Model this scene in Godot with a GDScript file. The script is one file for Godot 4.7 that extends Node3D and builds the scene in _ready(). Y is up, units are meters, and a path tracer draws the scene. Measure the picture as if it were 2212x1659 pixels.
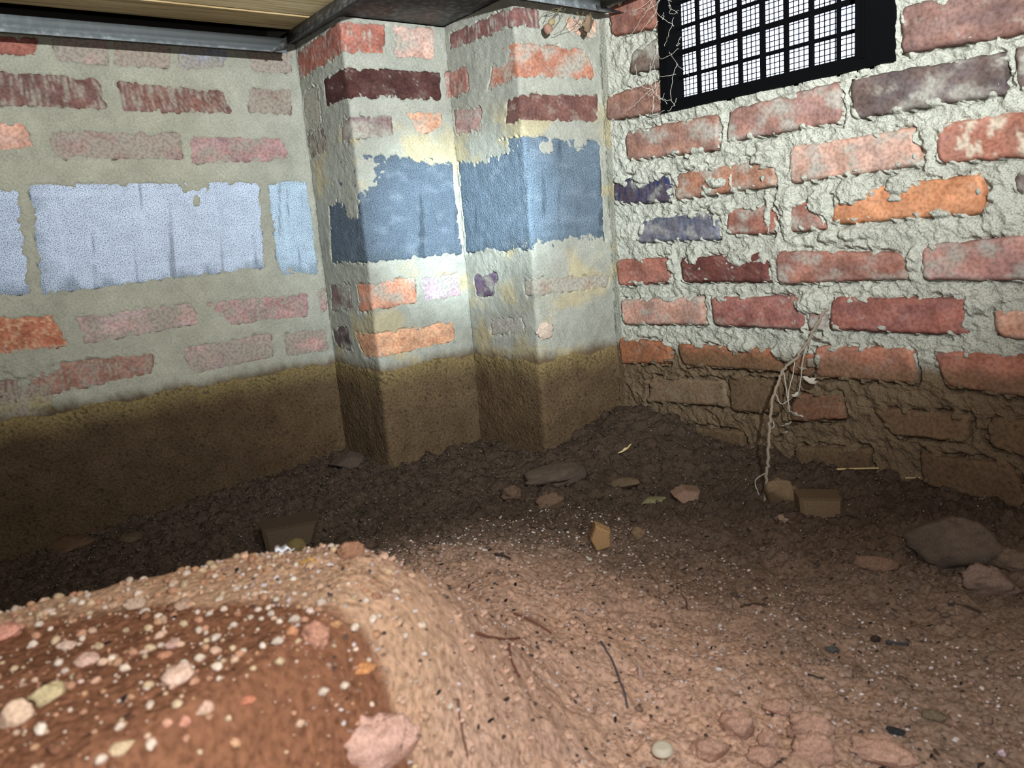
extends Node3D
# A brick crawl space seen by torchlight: left wall, stepped corner pier, right wall with a mesh vent, earth floor with a mound close by.
# Walls are built in unrolled wall coordinates: u metres along the wall line (0 where left wall and pier meet), v metres up, h metres out of the wall face.

const EYE := Vector3(0, 0.5, 0)
const XR := 1.18
const ZB := -1.1966
const XB := 0.9633
const ZA := -1.4344
const XA := 0.7273
const ZL := -1.6562
const C1 := 0.2218
const C2 := 0.4579
const C3 := 0.6957
const C4 := 0.9124
const TIDE := 0.252
const VENT := Rect2(-1.028, 0.698, 0.432, 0.3)   # in z and y

var bricks := []
var smears := []
var taken := {}
var n_fine := FastNoiseLite.new()
var n_mid := FastNoiseLite.new()
var n_ridge := FastNoiseLite.new()
var n_soft := FastNoiseLite.new()
var m_brick: StandardMaterial3D
var m_mortar: StandardMaterial3D
var m_block: StandardMaterial3D
var m_render: StandardMaterial3D
var m_soil: StandardMaterial3D
var m_stone: StandardMaterial3D
var m_plant: StandardMaterial3D
var mats := {}
var rng := RandomNumberGenerator.new()
var wall_nodes := {}

func _ready():
	# camera
	var cam := Camera3D.new()
	cam.name = "camera"
	add_child(cam)
	cam.transform = Transform3D(Basis(Vector3(0.79099575, -0.08025231, 0.60653548), Vector3(0.18000358, 0.97800892, -0.10534353), Vector3(-0.58474305, 0.19250484, 0.7880466)), EYE)
	var lens := CameraAttributesPhysical.new()
	lens.frustum_focal_length = 24.0 / (2.0 * 829.5 / 1661.0)
	lens.exposure_aperture = 8.0
	lens.frustum_focus_distance = 1.45
	lens.frustum_near = 0.02
	lens.frustum_far = 60.0
	cam.attributes = lens
	cam.current = true
	# sky: a bright overcast day outside the vent
	var env := Environment.new()
	env.background_mode = Environment.BG_SKY
	var sky := Sky.new()
	var sm := ProceduralSkyMaterial.new()
	sm.sky_top_color = Color(0.8, 0.88, 1.0)
	sm.sky_horizon_color = Color(0.95, 0.96, 1.0)
	sm.ground_bottom_color = Color(0.4, 0.38, 0.36)
	sm.ground_horizon_color = Color(0.6, 0.6, 0.6)
	sm.sky_energy_multiplier = 1.6
	sky.sky_material = sm
	env.sky = sky
	env.tonemap_mode = Environment.TONE_MAPPER_LINEAR
	env.tonemap_exposure = 1.0
	env.sdfgi_enabled = true
	env.ssao_enabled = true
	env.ssil_enabled = true
	var we := WorldEnvironment.new()
	we.name = "world_environment"
	we.environment = env
	add_child(we)
	# the torch held above and right of the camera: a wide cool beam with a hot middle, and the phone's own weak flash
	torch("torch_beam", Vector3(0.20, 0.78, 0.10), Vector3(0.63, 1.10, -0.72), 61.0, 5.0, Color(0.945, 0.98, 1.0), 0.012)
	torch("torch_centre", Vector3(0.20, 0.78, 0.10), Vector3(0.93, 0.54, -1.40), 19.0, 1.1, Color(0.84, 0.94, 1.0), 0.012)
	torch("torch_core", Vector3(0.20, 0.78, 0.10), Vector3(0.935, 0.53, -1.41), 8.0, 9.0, Color(0.84, 0.94, 1.0), 0.012)
	var flash := OmniLight3D.new()
	flash.name = "phone_flash"
	flash.position = Vector3(0.05, 0.54, 0.03)
	flash.light_energy = 0.45
	flash.light_color = Color(0.97, 0.975, 1.0)
	flash.light_size = 0.005
	flash.shadow_enabled = true
	flash.omni_range = 8.0
	flash.omni_attenuation = 2.0
	add_child(flash)

	materials()
	walls()
	shell()
	ground_mesh()
	caps_and_timber()
	vent()
	stones()
	sticks()
	small_things()
	root_plant()
	cobwebs()
	scatter()

func torch(called: String, at: Vector3, to: Vector3, angle: float, energy: float, col: Color, size: float):
	var s := SpotLight3D.new()
	s.name = called
	add_child(s)
	s.look_at_from_position(at, to)
	s.spot_angle = angle
	s.spot_angle_attenuation = 1.0
	s.spot_range = 8.0
	s.spot_attenuation = 2.0
	s.light_energy = energy
	s.light_color = col
	s.light_size = size
	s.shadow_enabled = true

# ---------------------------------------------------------------- helpers
func numbered(called: String) -> String:
	var k: int = taken.get(called, 0)
	taken[called] = k + 1
	return called if k == 0 else "%s_%03d" % [called, k]

func tag(o: Node3D, label: String, category: String, group := "", kind := ""):
	o.set_meta("label", label)
	o.set_meta("category", category)
	if group != "":
		o.set_meta("group", group)
	if kind != "":
		o.set_meta("kind", kind)

func thing(called: String, label: String, category: String, at := Vector3.ZERO, group := "", kind := "") -> Node3D:
	var o := Node3D.new()
	o.name = numbered(called)
	add_child(o)
	o.position = at
	tag(o, label, category, group, kind)
	return o

func part(called: String, mesh: Mesh, mat: Material, parent: Node3D) -> MeshInstance3D:
	var o := MeshInstance3D.new()
	o.name = called
	o.mesh = mesh
	o.material_override = null
	if mesh is PrimitiveMesh:
		mesh.material = mat
	else:
		mesh.surface_set_material(0, mat)
	parent.add_child(o, true)
	return o

func lin(c: Color) -> Color:
	return c.srgb_to_linear()

func array_mesh(v: PackedVector3Array, n: PackedVector3Array, c: PackedColorArray, idx: PackedInt32Array) -> ArrayMesh:
	var a := []
	a.resize(Mesh.ARRAY_MAX)
	a[Mesh.ARRAY_VERTEX] = v
	if n.size():
		a[Mesh.ARRAY_NORMAL] = n
	if c.size():
		a[Mesh.ARRAY_COLOR] = c
	a[Mesh.ARRAY_INDEX] = idx
	var m := ArrayMesh.new()
	m.add_surface_from_arrays(Mesh.PRIMITIVE_TRIANGLES, a)
	return m

func smooth_normals(v: PackedVector3Array, idx: PackedInt32Array) -> PackedVector3Array:
	var n := PackedVector3Array()
	n.resize(v.size())
	for k in range(0, idx.size(), 3):
		var a := v[idx[k]]
		var f := (v[idx[k + 2]] - a).cross(v[idx[k + 1]] - a)
		n[idx[k]] += f
		n[idx[k + 1]] += f
		n[idx[k + 2]] += f
	for k in n.size():
		n[k] = n[k].normalized()
	return n

func noise_tex(kind: int, freq: float, octaves: int, lo: Color, mid: Color, hi: Color, at := 0.5, size := 512, seed_ := 1) -> NoiseTexture2D:
	var n := FastNoiseLite.new()
	n.noise_type = kind
	n.frequency = freq
	n.fractal_octaves = octaves
	n.seed = seed_
	var t := NoiseTexture2D.new()
	t.width = size
	t.height = size
	t.seamless = true
	t.noise = n
	var g := Gradient.new()
	g.set_color(0, lo)
	g.set_color(1, hi)
	g.add_point(at, mid)
	t.color_ramp = g
	return t

func coated(col_tex: Texture2D, bump_tex: Texture2D, per_metre: float, bump_cm: float, rough: float) -> StandardMaterial3D:
	var m := StandardMaterial3D.new()
	m.vertex_color_use_as_albedo = true
	m.albedo_texture = col_tex
	m.uv1_triplanar = true
	m.uv1_world_triplanar = true
	m.uv1_triplanar_sharpness = 6.0
	m.uv1_scale = Vector3.ONE * per_metre
	m.roughness = rough
	m.metallic_specular = 0.25
	if bump_tex:
		m.heightmap_enabled = true
		m.heightmap_texture = bump_tex
		m.heightmap_scale = bump_cm
	return m

func plain(col: Color, rough := 0.8, metal := 0.0) -> StandardMaterial3D:
	var key := "%s %.2f %.2f" % [col.to_html(), rough, metal]
	if not mats.has(key):
		var m := StandardMaterial3D.new()
		m.albedo_color = col
		m.roughness = rough
		m.metallic = metal
		mats[key] = m
	return mats[key]

func materials():
	for k in [n_fine, n_mid, n_ridge, n_soft]:
		k.seed = 7
		k.frequency = 1.0
	n_fine.fractal_octaves = 3
	n_mid.fractal_octaves = 4
	n_mid.seed = 21
	n_ridge.fractal_type = FastNoiseLite.FRACTAL_RIDGED
	n_ridge.fractal_octaves = 3
	n_ridge.seed = 5
	n_soft.fractal_octaves = 2
	var grain := noise_tex(FastNoiseLite.TYPE_SIMPLEX_SMOOTH, 0.035, 5, Color(0.74, 0.73, 0.72), Color(0.92, 0.92, 0.92), Color(1, 1, 1), 0.5, 512, 3)
	var bump := noise_tex(FastNoiseLite.TYPE_SIMPLEX_SMOOTH, 0.05, 5, Color.BLACK, Color(0.5, 0.5, 0.5), Color.WHITE, 0.5, 512, 4)
	var sandy := noise_tex(FastNoiseLite.TYPE_SIMPLEX_SMOOTH, 0.09, 4, Color(0.62, 0.61, 0.59), Color(0.92, 0.92, 0.91), Color(1, 1, 1), 0.45, 512, 9)
	var speck := noise_tex(FastNoiseLite.TYPE_SIMPLEX_SMOOTH, 0.11, 3, Color(0.24, 0.29, 0.34), Color(0.88, 0.91, 0.93), Color(1, 1, 1), 0.5, 512, 12)
	var earth := noise_tex(FastNoiseLite.TYPE_SIMPLEX_SMOOTH, 0.06, 5, Color(0.66, 0.65, 0.63), Color(0.91, 0.9, 0.89), Color(1, 1, 1), 0.5, 512, 15)
	m_brick = coated(grain, bump, 7.0, 0.035, 0.9)
	m_mortar = coated(sandy, bump, 7.0, 0.16, 0.95)
	m_render = coated(noise_tex(FastNoiseLite.TYPE_SIMPLEX_SMOOTH, 0.05, 5, Color(0.84, 0.83, 0.82), Color(0.93, 0.93, 0.93), Color(1, 1, 1), 0.5, 512, 61), bump, 7.0, 0.05, 0.95)
	m_block = coated(speck, bump, 7.0, 0.15, 0.9)
	m_soil = coated(earth, bump, 5.0, 0.14, 1.0)
	m_stone = coated(grain, bump, 20.0, 0.05, 0.85)
	m_plant = coated(grain, null, 20.0, 0.0, 0.9)

# ---------------------------------------------------------------- wall line
func wall_at(u: float) -> Array:
	# point on the wall line and outward normal, inner and outer corners slightly rounded
	for c in [[0.0, 0], [C1, 1], [C2, 2], [C3, 3], [C4, 4]]:
		var d: float = u - c[0]
		var r := 0.007
		if absf(d) < r:
			var a := straight(c[0] - r, c[1])
			var b := straight(c[0] + r, c[1] + 1)
			var k := straight(c[0], c[1])
			var t := (d + r) / (2.0 * r)
			var p: Vector3 = a[0].lerp(k[0], t).lerp(k[0].lerp(b[0], t), t)
			return [p, (a[1] as Vector3).lerp(b[1], t).normalized()]
	var leg := 0 if u < 0.0 else 1 if u < C1 else 2 if u < C2 else 3 if u < C3 else 4 if u < C4 else 5
	return straight(u, leg)

func straight(u: float, leg: int) -> Array:
	match leg:
		0: return [Vector3(XA + u, 0, ZL), Vector3(0, 0, 1)]
		1: return [Vector3(XA, 0, ZL + u), Vector3(-1, 0, 0)]
		2: return [Vector3(XA + u - C1, 0, ZA), Vector3(0, 0, 1)]
		3: return [Vector3(XB, 0, ZA + u - C2), Vector3(-1, 0, 0)]
		4: return [Vector3(XB + u - C3, 0, ZB), Vector3(0, 0, 1)]
	return [Vector3(XR, 0, ZB + u - C4), Vector3(-1, 0, 0)]

func tide_share(u: float, v: float) -> float:
	# how far the old soil line has stained the wall here
	var t := TIDE + 0.010 * n_fine.get_noise_2d(u * 9.0, 3.0) + 0.006 * n_fine.get_noise_2d(u * 60.0, v * 40.0)
	return smoothstep(t + 0.012, t - 0.020, v)

func mud_colour(u: float, v: float) -> Color:
	var k := 0.5 + 0.5 * n_mid.get_noise_2d(u * 14.0 + 40.0, v * 14.0)
	var c := lin(Color8(98, 78, 58)).lerp(lin(Color8(122, 101, 76)), k)
	if n_fine.get_noise_2d(u * 90.0, v * 90.0) > 0.56:
		c *= 0.5
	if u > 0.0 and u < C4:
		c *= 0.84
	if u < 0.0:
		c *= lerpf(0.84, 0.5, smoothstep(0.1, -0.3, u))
	return c

# ---------------------------------------------------------------- bricks and blocks
func brick(tl: Vector2, tr: Vector2, br: Vector2, bl: Vector2, col: Color, film: float, mud: float, style: String):
	bricks.append({"tl": tl, "tr": tr, "br": br, "bl": bl, "col": lin(col), "film": film, "mud": mud, "style": style})

func smear(u: float, v: float, ru: float, rv: float, lump: float):
	smears.append([u, v, maxf(ru, 0.004), maxf(rv, 0.004), lump])

func brick_colour(b: Dictionary, k: float, s: float, t: float, u: float, v: float) -> Color:
	var c: Color = b.col
	var big := n_mid.get_noise_2d(u * 22.0 + k * 7.0, v * 30.0)
	var fine := n_fine.get_noise_2d(u * 130.0, v * 130.0 + k)
	var streak := n_fine.get_noise_2d(u * 150.0 + k * 3.0, v * 14.0)
	c = c * (1.0 + (0.10 if b.style == "block" else 0.26) * n_mid.get_noise_2d(u * 11.0 + k * 7.0, v * 16.0) + 0.10 * big + 0.07 * fine)
	var warm := n_mid.get_noise_2d(u * 13.0 + 90.0 + k, v * 26.0)
	if b.style != "block":
		c = c.lerp(Color(c.r * 1.06, c.g * 0.92, c.b * 0.84), clampf(warm * 1.6, 0.0, 1.0))
	if b.style != "block":
		c = c.lerp(Color(c.r * 0.86, c.g * 0.95, c.b * 1.12), clampf(-warm * 1.4, 0.0, 1.0))
	var film: float = b.film
	var patch := n_mid.get_noise_2d(u * 17.0 + k * 2.0, v * 24.0 + 50.0)
	c = c.lerp(c * 1.3 + Color(0.02, 0.016, 0.014), smoothstep(0.02, 0.10, patch) * (0.08 if b.style == "block" else 0.45))
	c = c.lerp(c * 0.62, smoothstep(0.10, 0.20, n_mid.get_noise_2d(u * 20.0 + k * 9.0, v * 15.0 + 20.0)) * (0.1 if b.style == "block" else 0.45))
	var grey_of := c.r * 0.3 + c.g * 0.6 + c.b * 0.1
	c = c.lerp(Color(grey_of, grey_of, grey_of), 0.0 if b.style == "block" else 0.30 if u < 0.0 else 0.24 if u < C4 else 0.20)
	var cover := 0.0
	var coat := lin(Color8(172, 168, 156)) if u > C4 else lin(Color8(150, 140, 126)) if u < 0.0 else lin(Color8(168, 164, 150))
	match b.style:
		"washed":
			cover = smoothstep(0.62 - film * 0.75, 0.95 - film * 0.55, 0.5 + 0.5 * n_mid.get_noise_2d(u * 13.0 + k * 5.0, v * 20.0) + 0.14 * big + 0.08 * fine + 0.06 * streak)
		"streaked":
			cover = smoothstep(0.70 - film * 0.6, 0.95 - film * 0.45, 0.5 + 0.55 * streak + 0.3 * big)
		"veined":
			var r := n_ridge.get_noise_2d(u * 34.0 + k, v * 34.0)
			cover = smoothstep(0.35, 0.8, r) * 0.8
			coat = lin(Color8(214, 176, 140))
		"limewashed":
			var w := n_mid.get_noise_2d(u * 30.0 + 11.0, v * 20.0)
			cover = smoothstep(0.02, 0.16, w) * smoothstep(0.12, 0.25, s) * smoothstep(0.0, 0.15, t) * smoothstep(1.0, 0.85, t)
			coat = lin(Color8(206, 190, 168))
		"scuffed":
			var w2 := n_ridge.get_noise_2d(u * 26.0 + v * 30.0 + k, v * 26.0 - u * 20.0)
			cover = smoothstep(0.6, 0.85, w2) * 0.6 * smoothstep(0.05, 0.25, patch) + smoothstep(0.25, 0.45, warm) * film
		"glazed":
			cover = smoothstep(0.15, 0.5, big) * 0.6
			c = c.lerp(lin(Color8(34, 50, 88)), smoothstep(-0.05, 0.45, streak + 0.5 * (0.5 - t)) * (1.0 - film))
		"block":
			cover = 0.12 * smoothstep(0.1, 0.6, warm)
			coat = lin(Color8(206, 210, 214))
			var line := n_fine.get_noise_2d(u * 30.0 - v * 3.0, v * 1.5 + k)
			c = c * (1.0 - 0.42 * smoothstep(0.36, 0.5, line) * smoothstep(-0.35, 0.2, n_mid.get_noise_2d(u * 6.0, v * 9.0)))
			var damp := smoothstep(0.86, 1.0, t + 0.16 * n_mid.get_noise_2d(u * 18.0, 5.0 + k)) + 0.7 * smoothstep(0.07, 0.0, s + 0.05 * n_mid.get_noise_2d(v * 18.0, 5.0 + k))
			c = c.lerp(lin(Color8(88, 96, 98)), clampf(damp, 0.0, 1.0) * 0.5)
		_:
			cover = smoothstep(0.75 - film * 0.5, 1.0, 0.5 + 0.55 * big + 0.2 * fine) * 0.7
	c = c.lerp(coat, clampf(cover, 0.0, 1.0) * 0.88)
	var sh: float = tide_share(u, v) * b.mud
	return c.lerp(mud_colour(u, v), sh * 0.93)

func face_height(u: float, style: String) -> float:
	if style == "block":
		return 0.0012
	return 0.0045 if u > C4 else 0.0016

func build_brick(b: Dictionary, k: int, parent: Node3D):
	var w := maxf(b.tl.distance_to(b.tr), b.bl.distance_to(b.br))
	var h := maxf(b.tl.distance_to(b.bl), b.tr.distance_to(b.br))
	var step := 0.004
	var nu := clampi(ceili(w / step), 4, 110)
	var nv := clampi(ceili(h / step), 4, 60)
	var style: String = b.style
	var right_wall: bool = (b.tl.x + b.br.x) * 0.5 > C4
	var round_r := 0.006 if right_wall else 0.003
	var v := PackedVector3Array()
	var c := PackedColorArray()
	var idx := PackedInt32Array()
	var lift := face_height((b.tl.x + b.br.x) * 0.5, style) + (0.002 * sin(k * 12.9) if right_wall else 0.0)
	var tilt := 0.004 * sin(k * 5.7) if right_wall else 0.0
	for j in nv + 1:
		var t := float(j) / nv
		for i in nu + 1:
			var s := float(i) / nu
			var p: Vector2 = (b.tl as Vector2).lerp(b.tr, s).lerp((b.bl as Vector2).lerp(b.br, s), t)
			var dx := minf(s, 1.0 - s) * w
			var dy := minf(t, 1.0 - t) * h
			var d := minf(dx, dy)
			var rc := 0.014 if right_wall else 0.006
			if dx < rc and dy < rc:
				d = rc - sqrt((rc - dx) * (rc - dx) + (rc - dy) * (rc - dy))
			var wob := 0.0022 * smoothstep(0.02, 0.0, minf(dx, dy))
			p += Vector2(n_soft.get_noise_2d(p.x * 36.0, p.y * 36.0 + 9.0), n_soft.get_noise_2d(p.x * 36.0 + 31.0, p.y * 36.0)) * wob
			var out := lift + tilt * (t - 0.5)
			out += 0.0011 * n_fine.get_noise_2d(p.x * 40.0, p.y * 40.0)
			out -= 0.0025 * smoothstep(0.45, 0.8, n_mid.get_noise_2d(p.x * 40.0 + k, p.y * 40.0))
			var e := clampf(d / round_r, -0.5, 1.0)
			if e < 1.0:
				out -= round_r * (1.0 - sqrt(maxf(0.0, 1.0 - (1.0 - e) * (1.0 - e)))) if e > 0.0 else round_r + 0.006 * -e
			var at := wall_at(p.x)
			v.append(at[0] + Vector3(0, p.y, 0) + at[1] * out)
			c.append(brick_colour(b, k, s, t, p.x, p.y))
	for j in nv:
		for i in nu:
			var a := j * (nu + 1) + i
			idx.append_array([a, a + 1, a + nu + 2, a, a + nu + 2, a + nu + 1])
	# the sides run back into the wall
	var ring := []
	for i in nu: ring.append(i)
	for j in nv: ring.append(j * (nu + 1) + nu)
	for i in nu: ring.append(nv * (nu + 1) + nu - i)
	for j in nv: ring.append((nv - j) * (nu + 1))
	var first := v.size()
	for q in ring:
		var i2: int = q % (nu + 1)
		var j2: int = q / (nu + 1)
		var p2: Vector2 = (b.tl as Vector2).lerp(b.tr, float(i2) / nu).lerp((b.bl as Vector2).lerp(b.br, float(i2) / nu), float(j2) / nv)
		var at2 := wall_at(p2.x)
		v.append(at2[0] + Vector3(0, p2.y, 0) - at2[1] * 0.03)
		c.append(c[q] * 0.8)
	for q in ring.size():
		var q2 := (q + 1) % ring.size()
		idx.append_array([ring[q2], ring[q], first + q, ring[q2], first + q, first + q2])
	var n := smooth_normals(v, idx)
	part("concrete_block" if style == "block" else "brick", array_mesh(v, n, c, idx), m_block if style == "block" else m_brick, parent)

func mortar_sheet(called: String, parent: Node3D, u0: float, u1: float, v0: float, v1: float, step: float):
	var nu := ceili((u1 - u0) / step)
	var nv := ceili((v1 - v0) / step)
	var du := (u1 - u0) / nu
	var dv := (v1 - v0) / nv
	var w := nu + 1
	# signed distance to the nearest brick outline, positive inside
	var sd := PackedFloat32Array()
	sd.resize(w * (nv + 1))
	sd.fill(-0.05)
	var under := PackedFloat32Array()   # 1 where the distance is to a brick's lower edge
	under.resize(w * (nv + 1))
	var margin := 0.016
	for b in bricks:
		var lo := Vector2(minf(b.tl.x, b.bl.x), minf(b.bl.y, b.br.y)) - Vector2.ONE * margin
		var hi := Vector2(maxf(b.tr.x, b.br.x), maxf(b.tl.y, b.tr.y)) + Vector2.ONE * margin
		var i0 := maxi(0, ceili((lo.x - u0) / du))
		var i1 := mini(nu, floori((hi.x - u0) / du))
		var j0 := maxi(0, ceili((lo.y - v0) / dv))
		var j1 := mini(nv, floori((hi.y - v0) / dv))
		if i0 > i1 or j0 > j1:
			continue
		var quad := [b.tl, b.tr, b.br, b.bl]
		var en := []
		for q in 4:
			var e: Vector2 = (quad[(q + 1) % 4] - quad[q]).normalized()
			en.append([quad[q], Vector2(e.y, -e.x)])   # clockwise with v up: inside lies to the right
		for j in range(j0, j1 + 1):
			for i in range(i0, i1 + 1):
				var p := Vector2(u0 + i * du, v0 + j * dv)
				var d0: float = (p - en[0][0]).dot(en[0][1])
				var d1: float = (p - en[1][0]).dot(en[1][1])
				var d2: float = (p - en[2][0]).dot(en[2][1])
				var d3: float = (p - en[3][0]).dot(en[3][1])
				var dx := minf(d1, d3)
				var dy := minf(d0, d2)
				var d := minf(dx, dy)
				var r := 0.010
				if dx < r and dy < r:
					d = r - sqrt((r - dx) * (r - dx) + (r - dy) * (r - dy))
				var o := j * w + i
				if d > sd[o]:
					sd[o] = d
					under[o] = 1.0 if d2 <= d0 and d2 <= dx + 0.002 else 0.0
	var lump := PackedFloat32Array()
	lump.resize(sd.size())
	for m in smears:
		var i0 := maxi(0, ceili((m[0] - m[2] * 1.6 - u0) / du))
		var i1 := mini(nu, floori((m[0] + m[2] * 1.6 - u0) / du))
		var j0 := maxi(0, ceili((m[1] - m[3] * 1.6 - v0) / dv))
		var j1 := mini(nv, floori((m[1] + m[3] * 1.6 - v0) / dv))
		for j in range(j0, j1 + 1):
			for i in range(i0, i1 + 1):
				var q := Vector2((u0 + i * du - m[0]) / m[2], (v0 + j * dv - m[1]) / m[3])
				var ql := q.length() + 0.25 * n_fine.get_noise_2d((u0 + i * du) * 70.0, (v0 + j * dv) * 70.0)
				var o := j * w + i
				var out := (ql - 1.0) * minf(m[2], m[3])
				sd[o] = minf(sd[o], out)
				if m[4] > 0.0:
					lump[o] = maxf(lump[o], m[4] * sqrt(clampf(1.0 - ql * ql, 0.0, 1.0)))
				elif u0 > C4 - 0.01:
					lump[o] = maxf(lump[o], 0.009 * smoothstep(1.12, 0.8, ql))
	var v := PackedVector3Array()
	var c := PackedColorArray()
	v.resize(sd.size())
	c.resize(sd.size())
	var line := []
	for i in w:
		line.append(wall_at(u0 + i * du))
	var grey := lin(Color8(182, 181, 168))
	var olive := lin(Color8(178, 174, 154))
	var ochre := lin(Color8(206, 186, 138))
	for j in nv + 1:
		var y := v0 + j * dv
		for i in w:
			var u := u0 + i * du
			var o := j * w + i
			var rough := 1.0 if u > C4 + 0.02 else 0.0
			var na := n_fine.get_noise_2d(u * 62.0, y * 62.0)
			var nb := n_mid.get_noise_2d(u * 24.0 + 17.0, y * 24.0)
			var s := sd[o] + 0.0065 * (n_soft.get_noise_2d(u * 30.0, y * 34.0) if rough > 0.0 else na) + 0.0095 * nb - 0.0015
			var hj: float
			if rough > 0.0:
				var rg := n_ridge.get_noise_2d(u * 30.0, y * 38.0)
				hj = 0.0005 + 0.0065 * nb + 0.0032 * na + 0.0018 * rg + 0.0012 * n_fine.get_noise_2d(u * 190.0, y * 190.0)
			else:
				hj = 0.0022 + 0.0014 * nb + 0.0006 * na
			hj += lump[o]
			var face := 0.0045 if rough > 0.0 else 0.0016
			if rough > 0.0 and sd[o] > -0.03:
				var gap := smoothstep(-0.15, 0.3, n_mid.get_noise_2d(u * 11.0 + 60.0, y * 11.0)) * 0.8 + 0.7 * under[o]
				gap += tide_share(u, y) * 0.5
				var gd := (s + 0.0020) / 0.0026
				hj -= 0.017 * minf(gap, 1.2) * exp(-gd * gd) * (0.0 if lump[o] > 0.002 else 1.0)
			elif sd[o] > -0.03:
				var gd2 := (s + 0.0015) / 0.0016
				hj -= 0.0022 * exp(-gd2 * gd2) * smoothstep(0.0, 0.35, n_mid.get_noise_2d(u * 9.0 + 60.0, y * 9.0) + 0.3 * under[o])
			# cracks in the inner corners
			for cc in [0.0, C2, C4]:
				var cd := absf(u - cc - 0.004 * n_fine.get_noise_2d(y * 30.0, cc * 50.0))
				if cd < 0.006:
					hj -= 0.005 * exp(-cd * cd / 0.000004) * smoothstep(-0.3, 0.2, n_fine.get_noise_2d(y * 20.0 + 5.0, cc * 30.0))
			# fine cracks wandering through the mortar
			var cr := absf(n_fine.get_noise_2d(u * 9.0 + 71.0, y * 9.0 + 3.0))
			if cr < 0.012 and rough < 0.5:
				hj -= 0.0018 * (1.0 - cr / 0.012) * smoothstep(0.05, 0.3, n_mid.get_noise_2d(u * 5.0, y * 5.0 + 50.0))
			if sd[o] > -0.004:
				var over := face + 0.0006 + 0.0024 * smoothstep(0.0, 0.008, sd[o] - s) * (1.0 if rough > 0.0 else 0.3)
				hj = lerpf(hj, maxf(hj, over), smoothstep(-0.002, 0.002, sd[o]) * smoothstep(0.0015, 0.006, sd[o] - s))
			var hh := hj
			if s > 0.0:
				hh = lerpf(hj, face - 0.006, smoothstep(0.0, 0.0065, s))
			var at: Array = line[i]
			v[o] = at[0] + Vector3(0, y, 0) + at[1] * hh
			var k1 := 0.5 + 0.5 * n_mid.get_noise_2d(u * 6.0 + 3.0, y * 6.0)
			var col := grey if rough > 0.0 else olive.lerp(grey, smoothstep(-0.3, 0.1, u) * 0.75)
			if rough < 0.5 and u > 0.02:
				col = col.lerp(ochre, 0.6 * smoothstep(0.05, 0.4, n_mid.get_noise_2d(u * 5.0 + 33.0, y * 7.0)) * smoothstep(0.78, 0.70, y))
			col = col * ((0.86 + 0.3 * k1 + 0.12 * nb + 0.10 * na) if rough > 0.0 else (0.60 + 0.26 * k1 + 0.10 * nb + 0.03 * na) * (1.0 if u > 0.0 else 0.98))
			c[o] = col.lerp(mud_colour(u, y), tide_share(u, y) * (0.95 if rough > 0.0 else 0.97))
	var idx := PackedInt32Array()
	for j in nv:
		for i in nu:
			var um := u0 + (i + 0.5) * du
			var ym := v0 + (j + 0.5) * dv
			if um > C4:
				var z := ZB + um - C4
				if z > VENT.position.x and z < VENT.end.x and ym > VENT.position.y + 0.004 * n_fine.get_noise_2d(um * 40.0, 1.0) and ym < VENT.end.y:
					continue
			var a := j * w + i
			idx.append_array([a + w, a + w + 1, a + 1, a + w, a + 1, a])
	var nrm := smooth_normals(v, idx)
	var o2 := part(called, array_mesh(v, nrm, c, idx), m_mortar if u0 > C4 - 0.01 else m_render, parent)

func footing_sheet(parent: Node3D, u0: float, u1: float, v0: float, v1: float, step: float):
	# the smooth rendered base below the old soil line
	var nu := ceili((u1 - u0) / step)
	var nv := ceili((v1 - v0) / step)
	var w := nu + 1
	var v := PackedVector3Array()
	var c := PackedColorArray()
	var idx := PackedInt32Array()
	for j in nv + 1:
		var y := v0 + (v1 - v0) * j / nv
		for i in w:
			var u := u0 + (u1 - u0) * i / nu
			var at := wall_at(u)
			var top := TIDE - 0.012 + 0.010 * n_fine.get_noise_2d(u * 11.0, 8.0) + 0.004 * n_fine.get_noise_2d(u * 70.0, 8.0)
			var h := 0.0045 + 0.0022 * n_mid.get_noise_2d(u * 12.0, y * 12.0) + 0.0011 * n_fine.get_noise_2d(u * 80.0, y * 80.0)
			h -= 0.0022 * smoothstep(0.35, 0.6, n_fine.get_noise_2d(u * 55.0 + 9.0, y * 55.0))
			h -= 0.014 * smoothstep(top - 0.003, top + 0.006, y)
			h += 0.05 * smoothstep(0.05, -0.08, y) * 0.4
			v.append(at[0] + Vector3(0, y, 0) + at[1] * h)
			var col := mud_colour(u, y)
			col = col.lerp(lin(Color8(150, 132, 88)), smoothstep(0.055, 0.0, top - y) * 0.55)
			var soot := smoothstep(0.28, 0.46, n_fine.get_noise_2d(u * 110.0, y * 140.0) * 0.7 + 0.35 * n_mid.get_noise_2d(u * 14.0, y * 18.0) + 0.10 * smoothstep(0.05, 0.0, top - y))
			col = col.lerp(lin(Color8(44, 36, 28)), soot * 0.6)
			c.append(col)
	for j in nv:
		for i in nu:
			var a := j * w + i
			idx.append_array([a + w, a + w + 1, a + 1, a + w, a + 1, a])
	part("rendered_footing", array_mesh(v, smooth_normals(v, idx), c, idx), m_soil, parent)

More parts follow.
